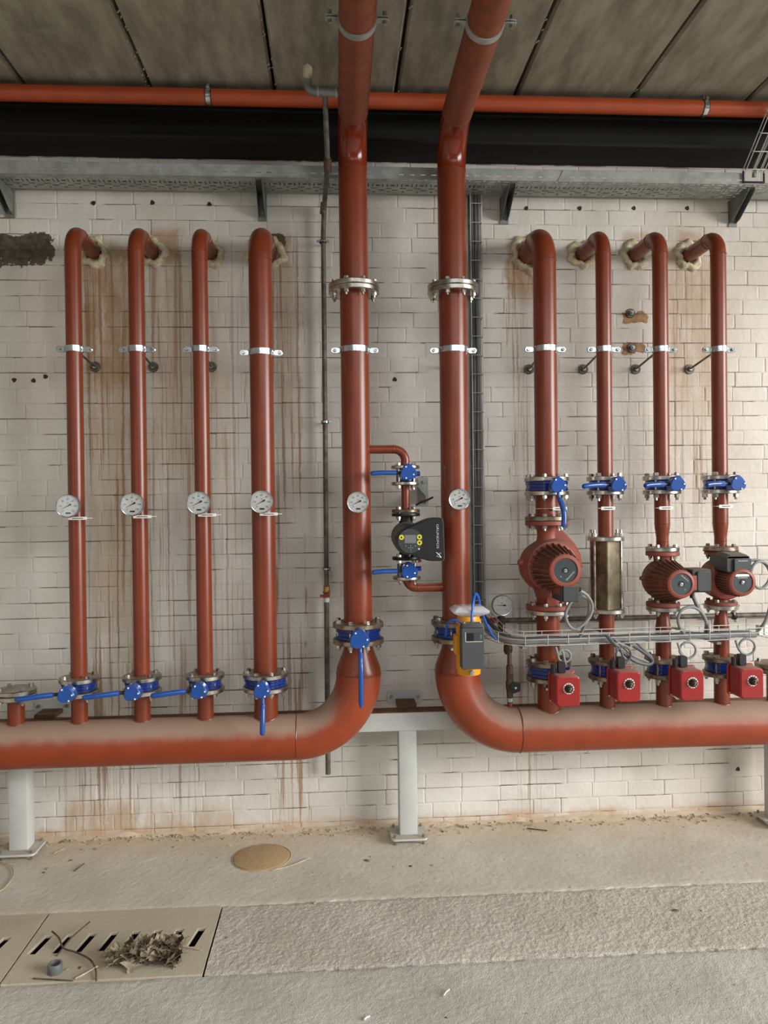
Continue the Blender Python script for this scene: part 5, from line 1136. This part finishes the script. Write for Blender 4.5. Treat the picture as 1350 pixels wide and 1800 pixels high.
twig('white scrap of wire on the front floor', [(780, 1750), (784, 1744), (790, 1739)], .0025, WHITE, 'white scraps on the front floor')
twig('white scrap at the bottom edge of the floor', [(640, 1792), (645, 1788), (650, 1786)], .003, WHITE, 'white scraps on the front floor')
c = atz(97, 1710, 0); b = MB().lathe([(.019, 0), (.026, 0), (.0265, .003), (.0265, .030), (.025, .033), (.019, .033), (.0185, .030), (.019, 0)], (c.x, c.y, .003), seg=28); single('pipe_ring', 'short grey plastic ring standing left of the leaf heap', 'ring', b, RING)
P = [atz(x, y, .008) for x, y in ((-60, 1520), (-20, 1512), (6, 1516), (20, 1524), (24, 1538), (14, 1554), (0, 1566), (-30, 1572), (-70, 1560))]
single('cable', 'thin pale cable loop lying on the floor at the left edge', 'cable', MB().tube(spline(P, 8), .0032, 8), STRAW)
def stone_mesh(seed):
    r = random.Random(seed); b = MB(); b.lathe([(.0, 0), (.8, .05), (1, .3), (.75, .62), (0, .75)], (0, 0, 0), seg=7, fn=lambda a, h: 1+.25*math.sin(2*a+seed)+.15*math.sin(3*a+seed*2+h*3)); return b.mesh('stone_chip', smooth=20)
SM = []
for s_ in range(4): me = stone_mesh(s_); me.materials.append(STONE if s_ % 2 else LEAFD); SM.append(me)
stones = [(645, 1513, 9, 'pale stone chip on the floor left of the middle post'), (693, 1524, 5, 'leftmost of three chips in front of the middle post'), (722, 1523, 7, 'middle of three chips in front of the middle post'), (761, 1522, 8, 'rightmost of three chips in front of the middle post'), (1187, 1601, 9, 'dark chip lying on the rough floor at the right'), (553, 1587, 7, 'dark chip on the floor seam below the left elbow'), (778, 1462, 7, 'grey washer-like chip right of the middle post'), (868, 1459, 7, 'chip beside the wall below the right elbow'), (124, 1513, 7, 'pale chip right of the left post'), (83, 1528, 8, 'upper of two pale chips near the floor cable loop'), (77, 1534, 6, 'lower of two pale chips near the floor cable loop'), (400, 1648, 6, 'small grey chip right of the slotted drain cover'), (108, 1481, 9, 'dark lump by the wall beside the left post'), (168, 1493, 8, 'dark flat chip below the wall right of the left post'), (784, 1789, 4, 'tiny chip at the bottom of the front floor'), (117, 1705, 7, 'pale lump beside the grey plastic ring'), (140, 1702, 7, 'pale curled scrap between the ring and the leaf heap')]
for k, (px, py, sz, lab) in enumerate(stones):
    q = atz(px, py, 0); o = bpy.data.objects.new('stone_chip', SM[k % 4]); COL.objects.link(o); s_ = sz*.0011; o.location = (q.x, q.y, -.001); o.scale = (s_*1.3, s_, s_*.9); o.rotation_euler = (0, 0, k*1.7); setp(o, lab, 'stone', 'chips on the floor')
cr = MB()
for k in range(900):
    x = random.uniform(-2.3, 2.6); y = -abs(random.gauss(0, .05)) if random.random() < .75 else -random.uniform(0, 1.6); s_ = random.uniform(.002, .008)*(1 if y > -.2 else .55)
    if y < -.3 and random.random() < .6: s_ *= .7
    m = Matrix.Rotation(random.random()*6, 3, 'Z') @ Matrix.Rotation(random.random(), 3, 'X'); cr.box((x, y-.004, s_*.3+(0.003 if y > -.06 else 0)), (s_*random.uniform(1, 2.4), s_, s_*.8), m)
o = single('dirt_crumbs', 'sandy crumbs and grit strewn along the foot of the wall', 'dirt', cr, STONE, smooth=0); o['kind'] = 'stuff'
rd = MB(); nx = 260
for i in range(nx):
    pass
xs = np.linspace(-2.6, 3.4, nx); hh = .006+.008*(lattice(xs, xs*0, 9, 3)+lattice(xs, xs*0, 31, 4)); ww = .03+.03*lattice(xs, xs*0, 6, 8)+.02*lattice(xs, xs*0, 25, 9)
rd.loft([[V(x, .004, max(.012, 2.2*h)), V(x, -w_*.35, max(.008, h*1.5)), V(x, -w_*.8, max(.005, h*.6)), V(x, -w_*1.5, -.004), V(x, .004, -.006)] for x, h, w_ in zip(xs, hh, ww)])
o = single('dirt_ridge', 'ridge of brown dirt swept against the foot of the brick wall', 'dirt', rd, FLOORB, smooth=60); o['kind'] = 'stuff'
